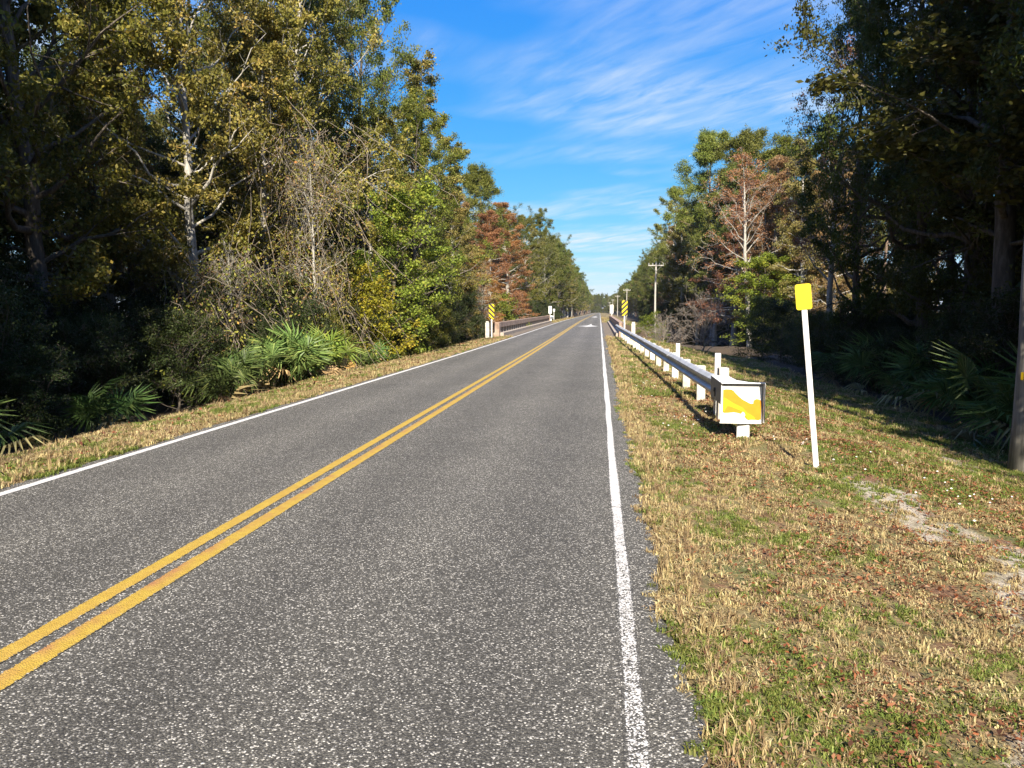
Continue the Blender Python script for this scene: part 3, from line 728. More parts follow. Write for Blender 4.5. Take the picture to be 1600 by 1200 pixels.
def make_tree(seed, H, r0, base, n_limb, prof, elev, per_sub, per_twig, sub_frac, twig_frac, nleaf, spread, lsize, lwidth, leafm, barkm,
              lean=.03, wander=.05, flat=.55, out=0.0, droop=0.0, twig_geo=True, spread_sub=.75, limb_curve=.15, sides=7, limb_r=.42):
    rng = np.random.default_rng(seed)
    k = 12; t = np.linspace(0, 1, k)
    tr = np.zeros((1, k, 3)); tr[0, :, 2] = t * H
    w = np.cumsum(rng.normal(size=(k, 2)) * wander * H / k, 0); w -= w[0]
    tr[0, :, :2] = w + rng.normal(size=2) * lean * H * t[:, None]
    Rt = r0 * ((1 - t) ** .8 * .93 + .05)[None]; Rt[0, 0] *= 1.45; Rt[0, 1] *= 1.02
    # limbs
    n = n_limb
    tj = base + (.985 - base) * (np.arange(n) + rng.uniform(0, 1, n)) / n
    fi = tj * (k - 1); i0 = np.minimum(fi.astype(int), k - 2); fr = (fi - i0)[:, None]
    O = tr[0, i0] * (1 - fr) + tr[0, i0 + 1] * fr
    rr = (Rt[0, i0] * (1 - fr[:, 0]) + Rt[0, i0 + 1] * fr[:, 0]) * limb_r * rng.uniform(.7, 1.2, n)
    u = (tj - base) / (1 - base)
    Ln = np.array([prof(a) for a in u]) * rng.uniform(.7, 1.2, n)
    az = np.arange(n) * 2.39996 + rng.uniform(-.5, .5, n)
    el = np.radians(elev[0] + (elev[1] - elev[0]) * u + rng.normal(size=n) * 10)
    D = np.stack([np.cos(az) * np.cos(el), np.sin(az) * np.cos(el), np.sin(el)], -1)
    kl = 7; s = np.linspace(0, 1, kl)
    Pl = O[:, None] + D[:, None] * (s[None] * Ln[:, None])[..., None]
    Pl[..., 2] += limb_curve * Ln[:, None] * s[None] ** 2
    wn = rng.normal(size=Pl.shape) * .10 * Ln[:, None, None]; wn[:, 0] = 0
    Pl += np.cumsum(wn, 1) * .35
    Rl = np.maximum(rr[:, None] * (1 - .82 * s[None]), .008)
    Ps, Rs, Ls = branch_from(rng, Pl, Rl, per_sub, .28, 1.0, sub_frac, Ln, spread_sub, 5, up=.10)
    Pt, Rw, Lt = branch_from(rng, Ps, Rs, per_twig, .25, 1.0, twig_frac, Ls, .8, 4, up=.02)
    g = [tubes(tr, Rt, 10), tubes(Pl, Rl, sides), tubes(Ps, Rs, 4)]
    if twig_geo: g.append(tubes(Pt, np.maximum(Rw, .005), 3))
    Vw, Fw = join(g)
    wood = mesh_np('trunk', Vw, Fw, M[barkm], smooth=True)
    # leaves: tints run in clumps
    limb_t = rng.uniform(0, 1, n)
    tw = np.repeat(np.repeat(limb_t, per_sub), per_twig) * .5 + rng.uniform(0, .5, len(Pt))
    if nleaf:
        Vl, Fl, tl = leaves(rng, Pt, nleaf, spread, lsize, lwidth, flat, tw, .15, out, droop)
        Vl[:, 2] = np.maximum(Vl[:, 2], .05)
        crown = mesh_np('crown', Vl, Fl, M[leafm], {'tint': tl})
    else: crown = None
    return dict(H=H, wood=wood, crown=crown)

dome = lambda r: (lambda u: r * (math.sin(math.pi * min(1, .22 + .74 * u)) ** .7))
cone = lambda r: (lambda u: r * (1 - .78 * u) * (1 if u > .06 else .8))
col_ = lambda r: (lambda u: r * (.75 + .25 * math.sin(u * 9)) * (1 - .6 * u ** 3))
SP = {}
SP['oak'] = [make_tree(100 + i, 15, .27, .14, 40, dome(4.6), (8, 62), 6, 7, .42, .5, 60000, .15, .12, .064, 'oak_leaf', 'bark') for i in range(3)]
SP['gum'] = [make_tree(120 + i, 16, .22, .16, 44, dome(3.5), (18, 60), 6, 6, .40, .5, 46000, .135, .12, .085, 'gum_leaf', 'pale_bark') for i in range(2)]
SP['slim'] = [make_tree(140 + i, 16, .17, .22, 42, col_(2.0), (18, 55), 6, 6, .45, .5, 32000, .14, .12, .08, 'gum_leaf', 'bark') for i in range(2)]
SP['bright'] = [make_tree(160 + i, 7, .10, .10, 34, dome(2.2), (12, 58), 5, 6, .45, .5, 20000, .15, .105, .085, 'bright_leaf', 'bark') for i in range(2)]
SP['cypress'] = [make_tree(180 + i, 15, .24, .17, 60, cone(3.1), (2, 40), 6, 7, .38, .5, 50000, .15, .14, .045, 'rust_leaf', 'pale_bark', flat=.5, droop=.4, limb_curve=.02) for i in range(2)]
SP['olive'] = [make_tree(200 + i, 14, .22, .14, 60, cone(3.0), (2, 40), 6, 7, .38, .5, 52000, .15, .14, .055, 'olive_leaf', 'pale_bark', flat=.5, droop=.3, limb_curve=.02) for i in range(2)]
SP['pine'] = [make_tree(220 + i, 20, .24, .50, 34, dome(3.4), (5, 55), 6, 6, .40, .5, 60000, .22, .27, .055, 'pine_leaf', 'pine_bark', flat=.8, out=1.6, wander=.03, lean=.015) for i in range(2)]
SP['bare'] = [make_tree(240 + i, 13, .17, .30, 34, dome(2.8), (25, 65), 6, 6, .45, .55, 9000, .13, .11, .055, 'rust_leaf', 'pale_bark') for i in range(2)]
SP['shrub'] = [make_tree(260 + i, 3.0, .05, .02, 34, dome(1.6), (15, 62), 5, 6, .5, .5, 15000, .14, .085, .05, 'oak_leaf', 'bark', wander=.15) for i in range(3)]
SP['under'] = [make_tree(270 + i, 3.0, .05, .02, 34, dome(1.6), (15, 62), 5, 6, .5, .5, 13000, .14, .085, .045, 'shade_leaf', 'bark', wander=.15) for i in range(2)]
SP['bshrub'] = [make_tree(280 + i, 3.0, .045, .02, 28, dome(1.5), (15, 62), 5, 5, .5, .5, 8000, .13, .095, .07, 'bright_leaf', 'bark', wander=.15) for i in range(2)]
SP['rshrub'] = [make_tree(300, 4.0, .05, .04, 34, dome(1.4), (35, 75), 5, 4, .5, .5, 5000, .13, .12, .08, 'red_leaf', 'bark', wander=.1)]
SP['twiggy'] = [make_tree(320, 2.6, .05, .03, 30, dome(1.9), (20, 60), 6, 6, .55, .6, 300, .10, .09, .05, 'rust_leaf', 'twig', wander=.3, spread_sub=1.0)]
TREES = []
rng_t = np.random.default_rng(9)
def tree(name, label, sp, x, y, h, var=0, tint=(1, 1, 1), group=None, cat='tree', wide=1.0, rz=None, sink=.05):
    d = SP[sp][var % len(SP[sp])]
    s = h / d['H']
    z = float(ground_z(x, y))
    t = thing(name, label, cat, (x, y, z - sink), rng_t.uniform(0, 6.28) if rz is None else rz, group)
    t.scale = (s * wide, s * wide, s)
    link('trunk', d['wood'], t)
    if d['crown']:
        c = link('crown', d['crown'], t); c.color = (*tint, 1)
    return t
GL, GR = 'trees along the left of the road', 'trees along the right of the road'
LT = [  # brighter tints put sunlight into the leaf colour of lit crowns
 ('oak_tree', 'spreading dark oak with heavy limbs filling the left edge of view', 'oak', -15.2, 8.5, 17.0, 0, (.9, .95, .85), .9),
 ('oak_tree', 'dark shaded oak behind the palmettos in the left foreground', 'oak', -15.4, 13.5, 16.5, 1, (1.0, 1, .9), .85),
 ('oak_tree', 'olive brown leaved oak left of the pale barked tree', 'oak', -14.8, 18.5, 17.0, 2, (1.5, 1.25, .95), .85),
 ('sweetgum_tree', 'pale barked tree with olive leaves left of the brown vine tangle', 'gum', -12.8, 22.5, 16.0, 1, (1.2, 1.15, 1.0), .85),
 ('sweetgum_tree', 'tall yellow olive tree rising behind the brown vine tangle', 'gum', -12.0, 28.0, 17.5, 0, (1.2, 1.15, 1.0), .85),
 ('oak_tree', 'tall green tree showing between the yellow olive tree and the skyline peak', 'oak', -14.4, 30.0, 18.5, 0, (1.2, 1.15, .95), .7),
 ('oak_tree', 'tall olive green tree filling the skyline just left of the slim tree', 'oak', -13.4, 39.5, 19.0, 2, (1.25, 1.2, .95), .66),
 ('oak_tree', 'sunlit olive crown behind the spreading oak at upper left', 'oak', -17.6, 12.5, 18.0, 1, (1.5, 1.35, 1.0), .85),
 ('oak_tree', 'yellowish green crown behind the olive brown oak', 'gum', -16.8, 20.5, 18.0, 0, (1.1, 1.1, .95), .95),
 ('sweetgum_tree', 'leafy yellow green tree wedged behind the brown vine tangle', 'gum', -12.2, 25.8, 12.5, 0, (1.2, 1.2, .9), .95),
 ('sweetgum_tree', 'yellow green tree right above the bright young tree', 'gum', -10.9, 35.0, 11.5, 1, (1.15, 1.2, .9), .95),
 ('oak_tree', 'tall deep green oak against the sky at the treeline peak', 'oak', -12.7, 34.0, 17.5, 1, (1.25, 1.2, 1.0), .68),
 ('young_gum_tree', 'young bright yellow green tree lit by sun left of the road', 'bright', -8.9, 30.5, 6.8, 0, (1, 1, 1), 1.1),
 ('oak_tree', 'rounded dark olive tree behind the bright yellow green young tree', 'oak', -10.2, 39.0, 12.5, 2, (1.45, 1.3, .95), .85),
 ('slim_tree', 'slim upright olive tree standing up against the sky left of road', 'slim', -10.9, 44.0, 17.0, 0, (1, 1, 1), 1.0),
 ('slim_tree', 'narrow olive brown tree with jagged top next lower along the skyline', 'slim', -11.0, 55.0, 16.0, 1, (1.05, .98, 1.0), 1.15),
 ('cypress_tree', 'olive cypress left of the near bridge end', 'olive', -10.6, 51.0, 11.0, 0, (1, .95, .9), 1.2),
 ('cypress_tree', 'thin topped brownish cypress by the left of the creek', 'cypress', -12.2, 64.0, 15.0, 0, (.95, 1.05, .9), .95),
 ('pine_tree', 'green topped pine rising behind the rusty trees left of the creek', 'pine', -13.0, 80.0, 18.5, 0, (1.15, 1.15, 1), 1.0),
 ('cypress_tree', 'low orange brown cypress behind the left striped marker', 'cypress', -10.3, 62.0, 8.6, 1, (1.35, 1.15, .75), 1.4),
 ('cypress_tree', 'rusty brown cypress halfway along the left bridge railing', 'cypress', -11.2, 76.0, 14.0, 1, (1.15, 1.0, .9), 1.25),
 ('cypress_tree', 'tall rust red cypress above the far part of the bridge', 'cypress', -11.2, 90.0, 16.5, 0, (1.2, .95, .85), 1.2),
 ('oak_tree', 'dark green tree beyond the far left bridge end', 'oak', -12.5, 106.0, 15.5, 1, (1.1, 1.1, .9), .9),
 ('gum_tree', 'olive tree behind the short white guardrail end', 'gum', -12.2, 120.0, 17.0, 1, (.9, .95, .85), 1.0),
 ('oak_tree', 'tall dark tree ending the left treeline before the distant pines', 'oak', -12.4, 142.0, 19.5, 2, (1.1, 1.15, .9), .8),
 ('gum_tree', 'last tall olive tree of the near left wood', 'gum', -12.0, 165.0, 19.5, 0, (.85, 1, .85), .9),
 ('dead_tree', 'slender white trunked tree just left of the left striped marker', 'bare', -8.9, 55.5, 7.0, 1, (1, 1, 1), .5),
]
for nm, lb, sp, x, y, h, va, ti, wd in LT: tree(nm, lb, sp, x, y, h, va, ti, GL, 'tree', wd)
RT = [  # dark tints paint shade into the near woods, bright ones sun into the lit group
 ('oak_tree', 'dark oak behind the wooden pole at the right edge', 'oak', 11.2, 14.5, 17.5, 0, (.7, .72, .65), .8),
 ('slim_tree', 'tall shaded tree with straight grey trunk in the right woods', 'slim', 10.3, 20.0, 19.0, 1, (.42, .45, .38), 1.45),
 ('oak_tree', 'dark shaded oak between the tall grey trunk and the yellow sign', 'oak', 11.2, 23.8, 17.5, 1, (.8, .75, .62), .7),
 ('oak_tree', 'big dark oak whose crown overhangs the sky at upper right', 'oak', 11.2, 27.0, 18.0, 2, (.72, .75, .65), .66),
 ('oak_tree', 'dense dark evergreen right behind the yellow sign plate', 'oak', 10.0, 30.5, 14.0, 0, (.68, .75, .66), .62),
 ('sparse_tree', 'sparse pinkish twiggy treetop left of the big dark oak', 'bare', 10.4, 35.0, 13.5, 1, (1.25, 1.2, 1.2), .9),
 ('cypress_tree', 'pale trunked cypress with thin pinkish brown leaves beyond the creek', 'bare', 13.0, 66.0, 16.0, 0, (1.35, 1.1, 1.05), 1.1),
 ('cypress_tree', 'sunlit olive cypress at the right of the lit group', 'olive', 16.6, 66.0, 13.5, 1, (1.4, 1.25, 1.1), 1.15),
 ('cypress_tree', 'pinkish brown cypress left of the pale trunk', 'cypress', 13.2, 75.0, 16.0, 0, (1.1, .9, .95), 1.1),
 ('sweetgum_tree', 'low bright yellow green tree in front of the pale trunk', 'bright', 13.4, 63.5, 7.6, 1, (.95, 1, .9), 1.25),
 ('pine_tree', 'tallest pine with a broken open crown beyond the utility pole', 'pine', 12.0, 88.0, 22.5, 0, (1.3, 1.3, 1.15), 1.0),
 ('pine_tree', 'tall pine behind the pinkish brown cypress', 'pine', 15.6, 84.0, 21.5, 1, (1.1, 1.1, 1.0), 1.0),
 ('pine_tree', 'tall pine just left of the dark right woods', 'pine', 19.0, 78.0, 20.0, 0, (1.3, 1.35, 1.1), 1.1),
 ('gum_tree', 'olive tree under the tallest pine', 'gum', 13.6, 93.0, 14.0, 0, (.9, .9, .85), .9),
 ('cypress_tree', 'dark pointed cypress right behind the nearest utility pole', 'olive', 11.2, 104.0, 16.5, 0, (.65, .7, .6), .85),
 ('gum_tree', 'olive tree at the left edge of the right woods, behind the pole', 'gum', 11.0, 110.0, 19.5, 1, (.85, .9, .85), .9),
 ('cypress_tree', 'tan brown cypress squeezed between the pale trunk and the olive cypress', 'olive', 15.0, 71.5, 14.5, 0, (1.25, .98, .95), 1.0),
 ('gum_tree', 'dark leafy tree left of the pinkish brown cypress', 'gum', 12.4, 82.0, 15.0, 1, (.8, .85, .8), 1.0),
 ('slim_tree', 'bushy tree tucked in the shade right of the utility pole', 'slim', 12.4, 82.0, 11.0, 0, (.8, .8, .8), 1.2),
]
for nm, lb, sp, x, y, h, va, ti, wd in RT: tree(nm, lb, sp, x, y, h, va, ti, GR, 'tree', wd)

for nm, lb, sp, x, y, h, va, ti, wd in [  # tints darkened here too, shade painted into the leaves
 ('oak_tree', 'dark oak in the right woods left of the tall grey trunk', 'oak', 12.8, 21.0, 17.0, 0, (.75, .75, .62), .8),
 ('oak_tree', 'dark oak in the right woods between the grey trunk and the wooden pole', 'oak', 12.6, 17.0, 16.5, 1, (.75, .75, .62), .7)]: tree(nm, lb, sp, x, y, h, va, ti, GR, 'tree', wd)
# the snag wrapped in hanging dry vines
def vine_snag(label, x, y, h, seed):
    rng = np.random.default_rng(seed)
    z = float(ground_z(x, y))
    t = thing('vine_covered_snag', label, 'tree', (x, y, z - .05), 0, GL)
    d = SP['bare'][0]; s = h / d['H'] * .9
    tr = link('trunk', d['wood'], t, scale=(s * .75, s * .75, s))
    n, k = 330, 9
    nc = 26
    C = np.stack([rng.normal(size=nc) * 1.0, rng.normal(size=nc) * 1.1, h * rng.uniform(.22, 1.0, nc)], -1)
    C[:, :2] *= (1.1 - .6 * C[:, 2:] / h)
    j = rng.integers(0, nc, n)
    ln = np.minimum(rng.gamma(2.2, .9, n), C[j, 2] * .98)
    tt = np.linspace(0, 1, k)
    P = C[j][:, None] + rng.normal(size=(n, 1, 3)) * np.array([.38, .38, .35])
    dr_ = norm(rng.normal(size=(n, 3)) * np.array([.45, .45, .3]) + np.array([0, 0, -.8]))
    P = P + dr_[:, None] * (ln[:, None] * tt[None])[..., None] + np.stack([0 * tt, 0 * tt, -.25 * tt ** 2 * 2], -1)[None]
    P += np.cumsum(rng.normal(size=P.shape) * np.array([.10, .10, .06]), 1)
    P[..., 2] = np.maximum(P[..., 2], .05)
    V, Fq = tubes(P, rng.uniform(.004, .011, n)[:, None] * np.ones((1, k)), 3)
    link('hanging_vines', mesh_np('hanging_vines', V, Fq, M['vine'], smooth=True), t)
    Vl, Fl, tl = leaves(rng, P, 6500, .20, .09, .06, .9)
    c = link('vine_leaves', mesh_np('vine_leaves', Vl, Fl, M['gum_leaf'], {'tint': tl}), t); c.color = (1.15, 1.15, .9, 1)
    c2 = leaves(rng, P, 4200, .14, .085, .04, .9)
    link('dead_leaves', mesh_np('dead_leaves', c2[0], c2[1], M['rust_leaf'], {'tint': c2[2]}), t)
vine_snag('dead trunk smothered in hanging brown vines beside the palmettos', -9.9, 25.0, 9.0, 61)
vine_snag('broken shorter snag under brown vines left of the tall vine tangle', -10.9, 21.0, 5.0, 62)

# shrubs at the wood edge
GS = 'shrubs at the wood edge'
sh = [
 ('shrub', 'yellow leaved shrub branch lit by the sun beside the brown vines', 'bshrub', -8.9, 27.5, 3.1, 0, (1.35, 1.15, .8)),
 ('shrub', 'dark bush at the foot of the trees in the far left corner', 'under', -11.6, 9.8, 1.7, 0, (.9, .9, .9)),
 ('shrub', 'dark leafy bush in shade left of the first palmettos', 'under', -11.4, 13.2, 1.7, 1, (.9, .9, .9)),
 ('shrub', 'shaded bush just behind the sunlit palmetto clump', 'under', -11.0, 18.0, 2.2, 1, (1, 1, .9)),
 ('shrub', 'green bush right of the sunlit palmetto clump', 'shrub', -9.0, 23.6, 1.8, 0, (1.5, 1.4, 1.1)),
 ('shrub', 'green bush under the bright yellow green young tree', 'shrub', -8.8, 31.5, 2.2, 1, (1.3, 1.25, 1)),
 ('shrub', 'low olive bush between the young tree and the left bridge end', 'shrub', -9.0, 36.5, 2.2, 2, (1.5, 1.35, 1)),
 ('shrub', 'bush right before the left striped marker', 'shrub', -9.2, 42.5, 2.0, 0, (1.4, 1.2, 1)),
 ('shrub', 'dark red leaved shrub standing behind the left bridge railing', 'rshrub', -10.8, 97.0, 5.2, 0, (1, 1, 1)),
 ('shrub', 'yellow green bush behind the left bridge railing', 'bshrub', -9.2, 68.0, 4.4, 1, (.8, .8, .8)),
 ('shrub', 'bare grey twiggy bush on the right bank beside the guardrail', 'twiggy', 6.0, 44.5, 2.6, 0, (1, 1, 1)),
 ('shrub', 'second bare twiggy bush near the foot of the utility pole', 'twiggy', 4.6, 53.0, 2.4, 0, (1, 1, 1)),
 ('shrub', 'green bush near the right striped marker by the creek', 'bshrub', 5.2, 72.0, 3.0, 0, (.6, .7, .6)),
 ('shrub', 'dark green bush at the creek edge right of the bare bushes', 'shrub', 9.8, 46.0, 3.0, 1, (1.2, 1.2, 1)),
 ('shrub', 'dark bush at the wood edge below the yellow sign', 'shrub', 9.6, 33.0, 2.2, 2, (.8, .85, .8)),
]
for nm, lb, sp, x, y, h, va, ti in sh: tree(nm, lb, sp, x, y, h, va, ti, GS, 'shrub')

# ---------------------------------------------------------------- palmettos: each fan frond is its own piece
def frond_mesh(seed, dead=False):
    rng = np.random.default_rng(seed)
    V, Fq, T = [], [], []
    pl_ = .62; nb = 19; span = R(250)
    # stalk
    V += [(-.008, 0, 0), (.008, 0, 0), (.006, pl_, .06), (-.006, pl_, .06)]; Fq.append((0, 1, 2, 3)); T += [.3] * 4
    for i in range(nb):
        a = -span / 2 + span * i / (nb - 1) + rng.normal() * .04
        l = .60 * (.72 + .28 * math.cos(a * .7)) * rng.uniform(.88, 1.1)
        dx, dy = math.sin(a), math.cos(a); w_ = .024
        o = np.array([0, pl_, .06]); px_ = np.array([dy, -dx, 0]) * w_
        z1 = .05 + .03 * math.cos(a); z2 = -.04 - (.26 if dead else .10) * rng.uniform(.3, 1.3)
        b = len(V)
        p1 = o + np.array([dx, dy, 0]) * l * .5 + np.array([0, 0, z1]); p2 = o + np.array([dx, dy, 0]) * l + np.array([0, 0, z2])
        fold = np.array([0, 0, .012])
        V += [tuple(o), tuple(p1 - px_ + fold), tuple(p1 - fold), tuple(p1 + px_ + fold), tuple(p2)]
        Fq += [(b, b + 2, b + 1), (b, b + 3, b + 2), (b + 1, b + 2, b + 4), (b + 2, b + 3, b + 4)]
        tn = float(np.clip(rng.normal(.5, .22), 0, 1)); T += [tn * .8, tn, tn * .9, tn, min(1, tn + .25)]
    return mesh_np('frond', V, Fq, M['dead_palm' if dead else 'palm_leaf'], {'tint': T})
FR = [frond_mesh(400 + i) for i in range(4)]; FD = [frond_mesh(410 + i, True) for i in range(2)]
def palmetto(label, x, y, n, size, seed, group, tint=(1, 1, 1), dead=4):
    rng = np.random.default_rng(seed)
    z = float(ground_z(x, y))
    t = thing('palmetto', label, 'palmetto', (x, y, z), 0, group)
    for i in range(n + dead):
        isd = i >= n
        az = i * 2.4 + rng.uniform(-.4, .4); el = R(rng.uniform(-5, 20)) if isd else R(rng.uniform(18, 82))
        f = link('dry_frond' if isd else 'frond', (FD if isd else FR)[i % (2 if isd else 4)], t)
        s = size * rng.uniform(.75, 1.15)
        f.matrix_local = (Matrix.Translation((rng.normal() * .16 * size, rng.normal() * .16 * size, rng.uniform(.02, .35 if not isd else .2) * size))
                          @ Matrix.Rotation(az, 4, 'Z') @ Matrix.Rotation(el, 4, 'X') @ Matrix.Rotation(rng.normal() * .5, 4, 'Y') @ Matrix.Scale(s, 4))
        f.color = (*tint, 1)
GPm = 'saw palmettos at the wood edge'  # frond tints include painted light: bright for sunlit clumps, dim for shaded ones
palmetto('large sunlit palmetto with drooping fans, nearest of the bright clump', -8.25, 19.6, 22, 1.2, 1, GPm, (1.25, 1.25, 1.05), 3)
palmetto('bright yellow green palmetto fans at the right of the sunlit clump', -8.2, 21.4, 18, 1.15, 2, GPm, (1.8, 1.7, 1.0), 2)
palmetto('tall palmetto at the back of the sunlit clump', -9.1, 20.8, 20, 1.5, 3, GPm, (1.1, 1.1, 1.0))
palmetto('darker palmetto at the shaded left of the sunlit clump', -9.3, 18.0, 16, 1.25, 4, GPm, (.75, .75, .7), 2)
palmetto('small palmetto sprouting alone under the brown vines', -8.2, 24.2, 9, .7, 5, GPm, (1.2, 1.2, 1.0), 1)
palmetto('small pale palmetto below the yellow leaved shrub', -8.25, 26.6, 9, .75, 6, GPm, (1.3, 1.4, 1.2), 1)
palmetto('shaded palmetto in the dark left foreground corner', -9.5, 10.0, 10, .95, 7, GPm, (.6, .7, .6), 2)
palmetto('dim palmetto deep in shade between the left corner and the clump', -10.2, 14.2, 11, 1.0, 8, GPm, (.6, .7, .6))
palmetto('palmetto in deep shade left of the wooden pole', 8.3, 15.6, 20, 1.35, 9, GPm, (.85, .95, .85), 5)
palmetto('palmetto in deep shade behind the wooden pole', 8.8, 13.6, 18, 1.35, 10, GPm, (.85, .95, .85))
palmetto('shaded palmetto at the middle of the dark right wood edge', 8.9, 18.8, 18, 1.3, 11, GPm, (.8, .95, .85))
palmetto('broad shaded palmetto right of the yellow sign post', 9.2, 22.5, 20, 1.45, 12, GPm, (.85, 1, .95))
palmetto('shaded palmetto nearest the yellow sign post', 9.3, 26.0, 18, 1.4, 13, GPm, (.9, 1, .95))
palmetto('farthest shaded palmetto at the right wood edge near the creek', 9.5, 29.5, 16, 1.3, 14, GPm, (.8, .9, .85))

# ---------------------------------------------------------------- scattered masses (geometry nodes)
def scatter(name, pts, rots, scl, idx, variants, label, cat):
    """variants: list of lists of (unlinked) objects set down together"""
    me = bpy.data.meshes.new(name)
    pts = np.asarray(pts, dtype=np.float32)
    me.vertices.add(len(pts)); me.vertices.foreach_set('co', pts.ravel())
    a = me.attributes.new('rot', 'FLOAT_VECTOR', 'POINT'); a.data.foreach_set('vector', np.asarray(rots, dtype=np.float32).ravel())
    a = me.attributes.new('scl', 'FLOAT_VECTOR', 'POINT'); a.data.foreach_set('vector', np.asarray(scl, dtype=np.float32).ravel())
    a = me.attributes.new('idx', 'INT', 'POINT'); a.data.foreach_set('value', np.asarray(idx, dtype=np.int32))
    o = link(name, me); tag(o, label, cat, kind='stuff')
    ng = bpy.data.node_groups.new(name + '_nodes', 'GeometryNodeTree')
    ng.interface.new_socket('Geometry', in_out='INPUT', socket_type='NodeSocketGeometry')
    ng.interface.new_socket('Geometry', in_out='OUTPUT', socket_type='NodeSocketGeometry')
    gi = ng.nodes.new('NodeGroupInput'); go = ng.nodes.new('NodeGroupOutput'); jn = ng.nodes.new('GeometryNodeJoinGeometry')
    def attr(nm, ty):
        n = ng.nodes.new('GeometryNodeInputNamedAttribute'); n.data_type = ty; n.inputs['Name'].default_value = nm; return n.outputs['Attribute']
    ar, as_, ai = attr('rot', 'FLOAT_VECTOR'), attr('scl', 'FLOAT_VECTOR'), attr('idx', 'INT')
    e2r = ng.nodes.new('FunctionNodeEulerToRotation'); ng.links.new(ar, e2r.inputs[0])
    for k, objs in enumerate(variants):
        cp = ng.nodes.new('FunctionNodeCompare'); cp.data_type = 'INT'; cp.operation = 'EQUAL'
        ng.links.new(ai, cp.inputs['A'] if cp.inputs['A'].type == 'INT' else [s for s in cp.inputs if s.type == 'INT'][0])
        [s for s in cp.inputs if s.type == 'INT'][1].default_value = k
        for ob in objs:
            oi = ng.nodes.new('GeometryNodeObjectInfo'); oi.inputs['Object'].default_value = ob; oi.inputs['As Instance'].default_value = True
            ip = ng.nodes.new('GeometryNodeInstanceOnPoints')
            ng.links.new(gi.outputs[0], ip.inputs['Points']); ng.links.new(cp.outputs[0], ip.inputs['Selection'])
            ng.links.new(oi.outputs['Geometry'], ip.inputs['Instance'])
            ng.links.new(e2r.outputs[0], ip.inputs['Rotation']); ng.links.new(as_, ip.inputs['Scale'])
            ng.links.new(ip.outputs[0], jn.inputs[0])
    ng.links.new(jn.outputs[0], go.inputs[0])
    md = o.modifiers.new('scatter', 'NODES'); md.node_group = ng
    return o
def src(name, me): return bpy.data.objects.new(name, me)          # not linked to the scene
VAR, VH = [], []
VKEY = []
for sp in ('oak', 'gum', 'slim', 'cypress', 'olive', 'pine', 'shrub', 'under'):
    for d in SP[sp]:
        VKEY.append(sp); VH.append(d['H']); VAR.append([src('source_trunk', d['wood']), src('source_crown', d['crown'])])
VH = np.array(VH)
def woods(name, spots, label):
    """spots: (x,y,h,species)"""
    rng = np.random.default_rng(len(spots) + 3)
    P, Ro, S, I = [], [], [], []
    for x, y, h, sp in spots:
        c = [i for i, k in enumerate(VKEY) if k == sp]; i = c[rng.integers(len(c))]
        s = h / VH[i]; wd = rng.uniform(.75, 1.0)
        P.append((x, y, float(ground_z(x, y)) - .1)); Ro.append((0, 0, rng.uniform(0, 6.28))); S.append((s * wd, s * wd, s)); I.append(i)
    return scatter(name, P, Ro, S, I, VAR, label, 'woods')
rng = np.random.default_rng(31)
def pick(w): ks = list(w); p_ = np.array([w[k] for k in ks], float); return ks[rng.choice(len(ks), p=p_ / p_.sum())]
mixL = dict(oak=5, gum=2, slim=2, cypress=1, olive=2, pine=1)
mixD = dict(oak=7, slim=1, olive=1)
mixC = dict(oak=2, gum=2, slim=1, cypress=4, olive=2, pine=2)
mixF = dict(oak=2, gum=2, pine=5, olive=1)
# behind the first row, both sides
SL, SR = [], []
for y in np.arange(-34, 200, 4.2):
    for k, x0 in enumerate((-15.5, -19.5, -24, -30)):
        if k == 0 and 4 < y < 21: continue
        creek = 48 < y < 100
        h = rng.uniform(12, 17) if k < 3 else rng.uniform(15, 19)
        if y > 22: h *= np.interp(y, [22, 40, 100, 180], [.95, .85, .85, 1.02])
        SL.append((x0 + rng.uniform(-1.3, 1.3), y + rng.uniform(-1.6, 1.6), h, pick(mixC if creek else mixL)))
for y in np.arange(-34, 190, 4.2):
    for k, x0 in enumerate((13.6, 16.5, 20, 25)):
        creek = 42 < y < 100
        if 34 < y < 61: continue
        h = rng.uniform(14, 18)
        SR.append((x0 + (2 if creek and y < 78 else 0) + rng.uniform(-1.3, 1.3), y + rng.uniform(-1.6, 1.6), h, pick(mixC if creek else (mixD if y < 36 else mixL))))
woods('left_woods', SL, 'dense mixed wood rising behind the front row of trees on the left')
woods('right_woods', SR, 'dense dark wood rising behind the front row of trees on the right')
# first row beside and behind the camera: the same wood, it shades the view
SB = []
for y in np.arange(-36, 3, 3.6): SB.append(((-10.8 if y > -16 else -12) + rng.uniform(-.5, .5), y + rng.uniform(-1, 1), rng.uniform(13, 17), pick(mixL)))
for y in np.arange(-36, 12.5, 4.0): SB.append((10.0 + rng.uniform(-.8, .8), y + rng.uniform(-1, 1), rng.uniform(13, 16), pick(mixL)))
woods('roadside_woods', SB, 'trees of the same wood continuing beside the road nearer than the view')
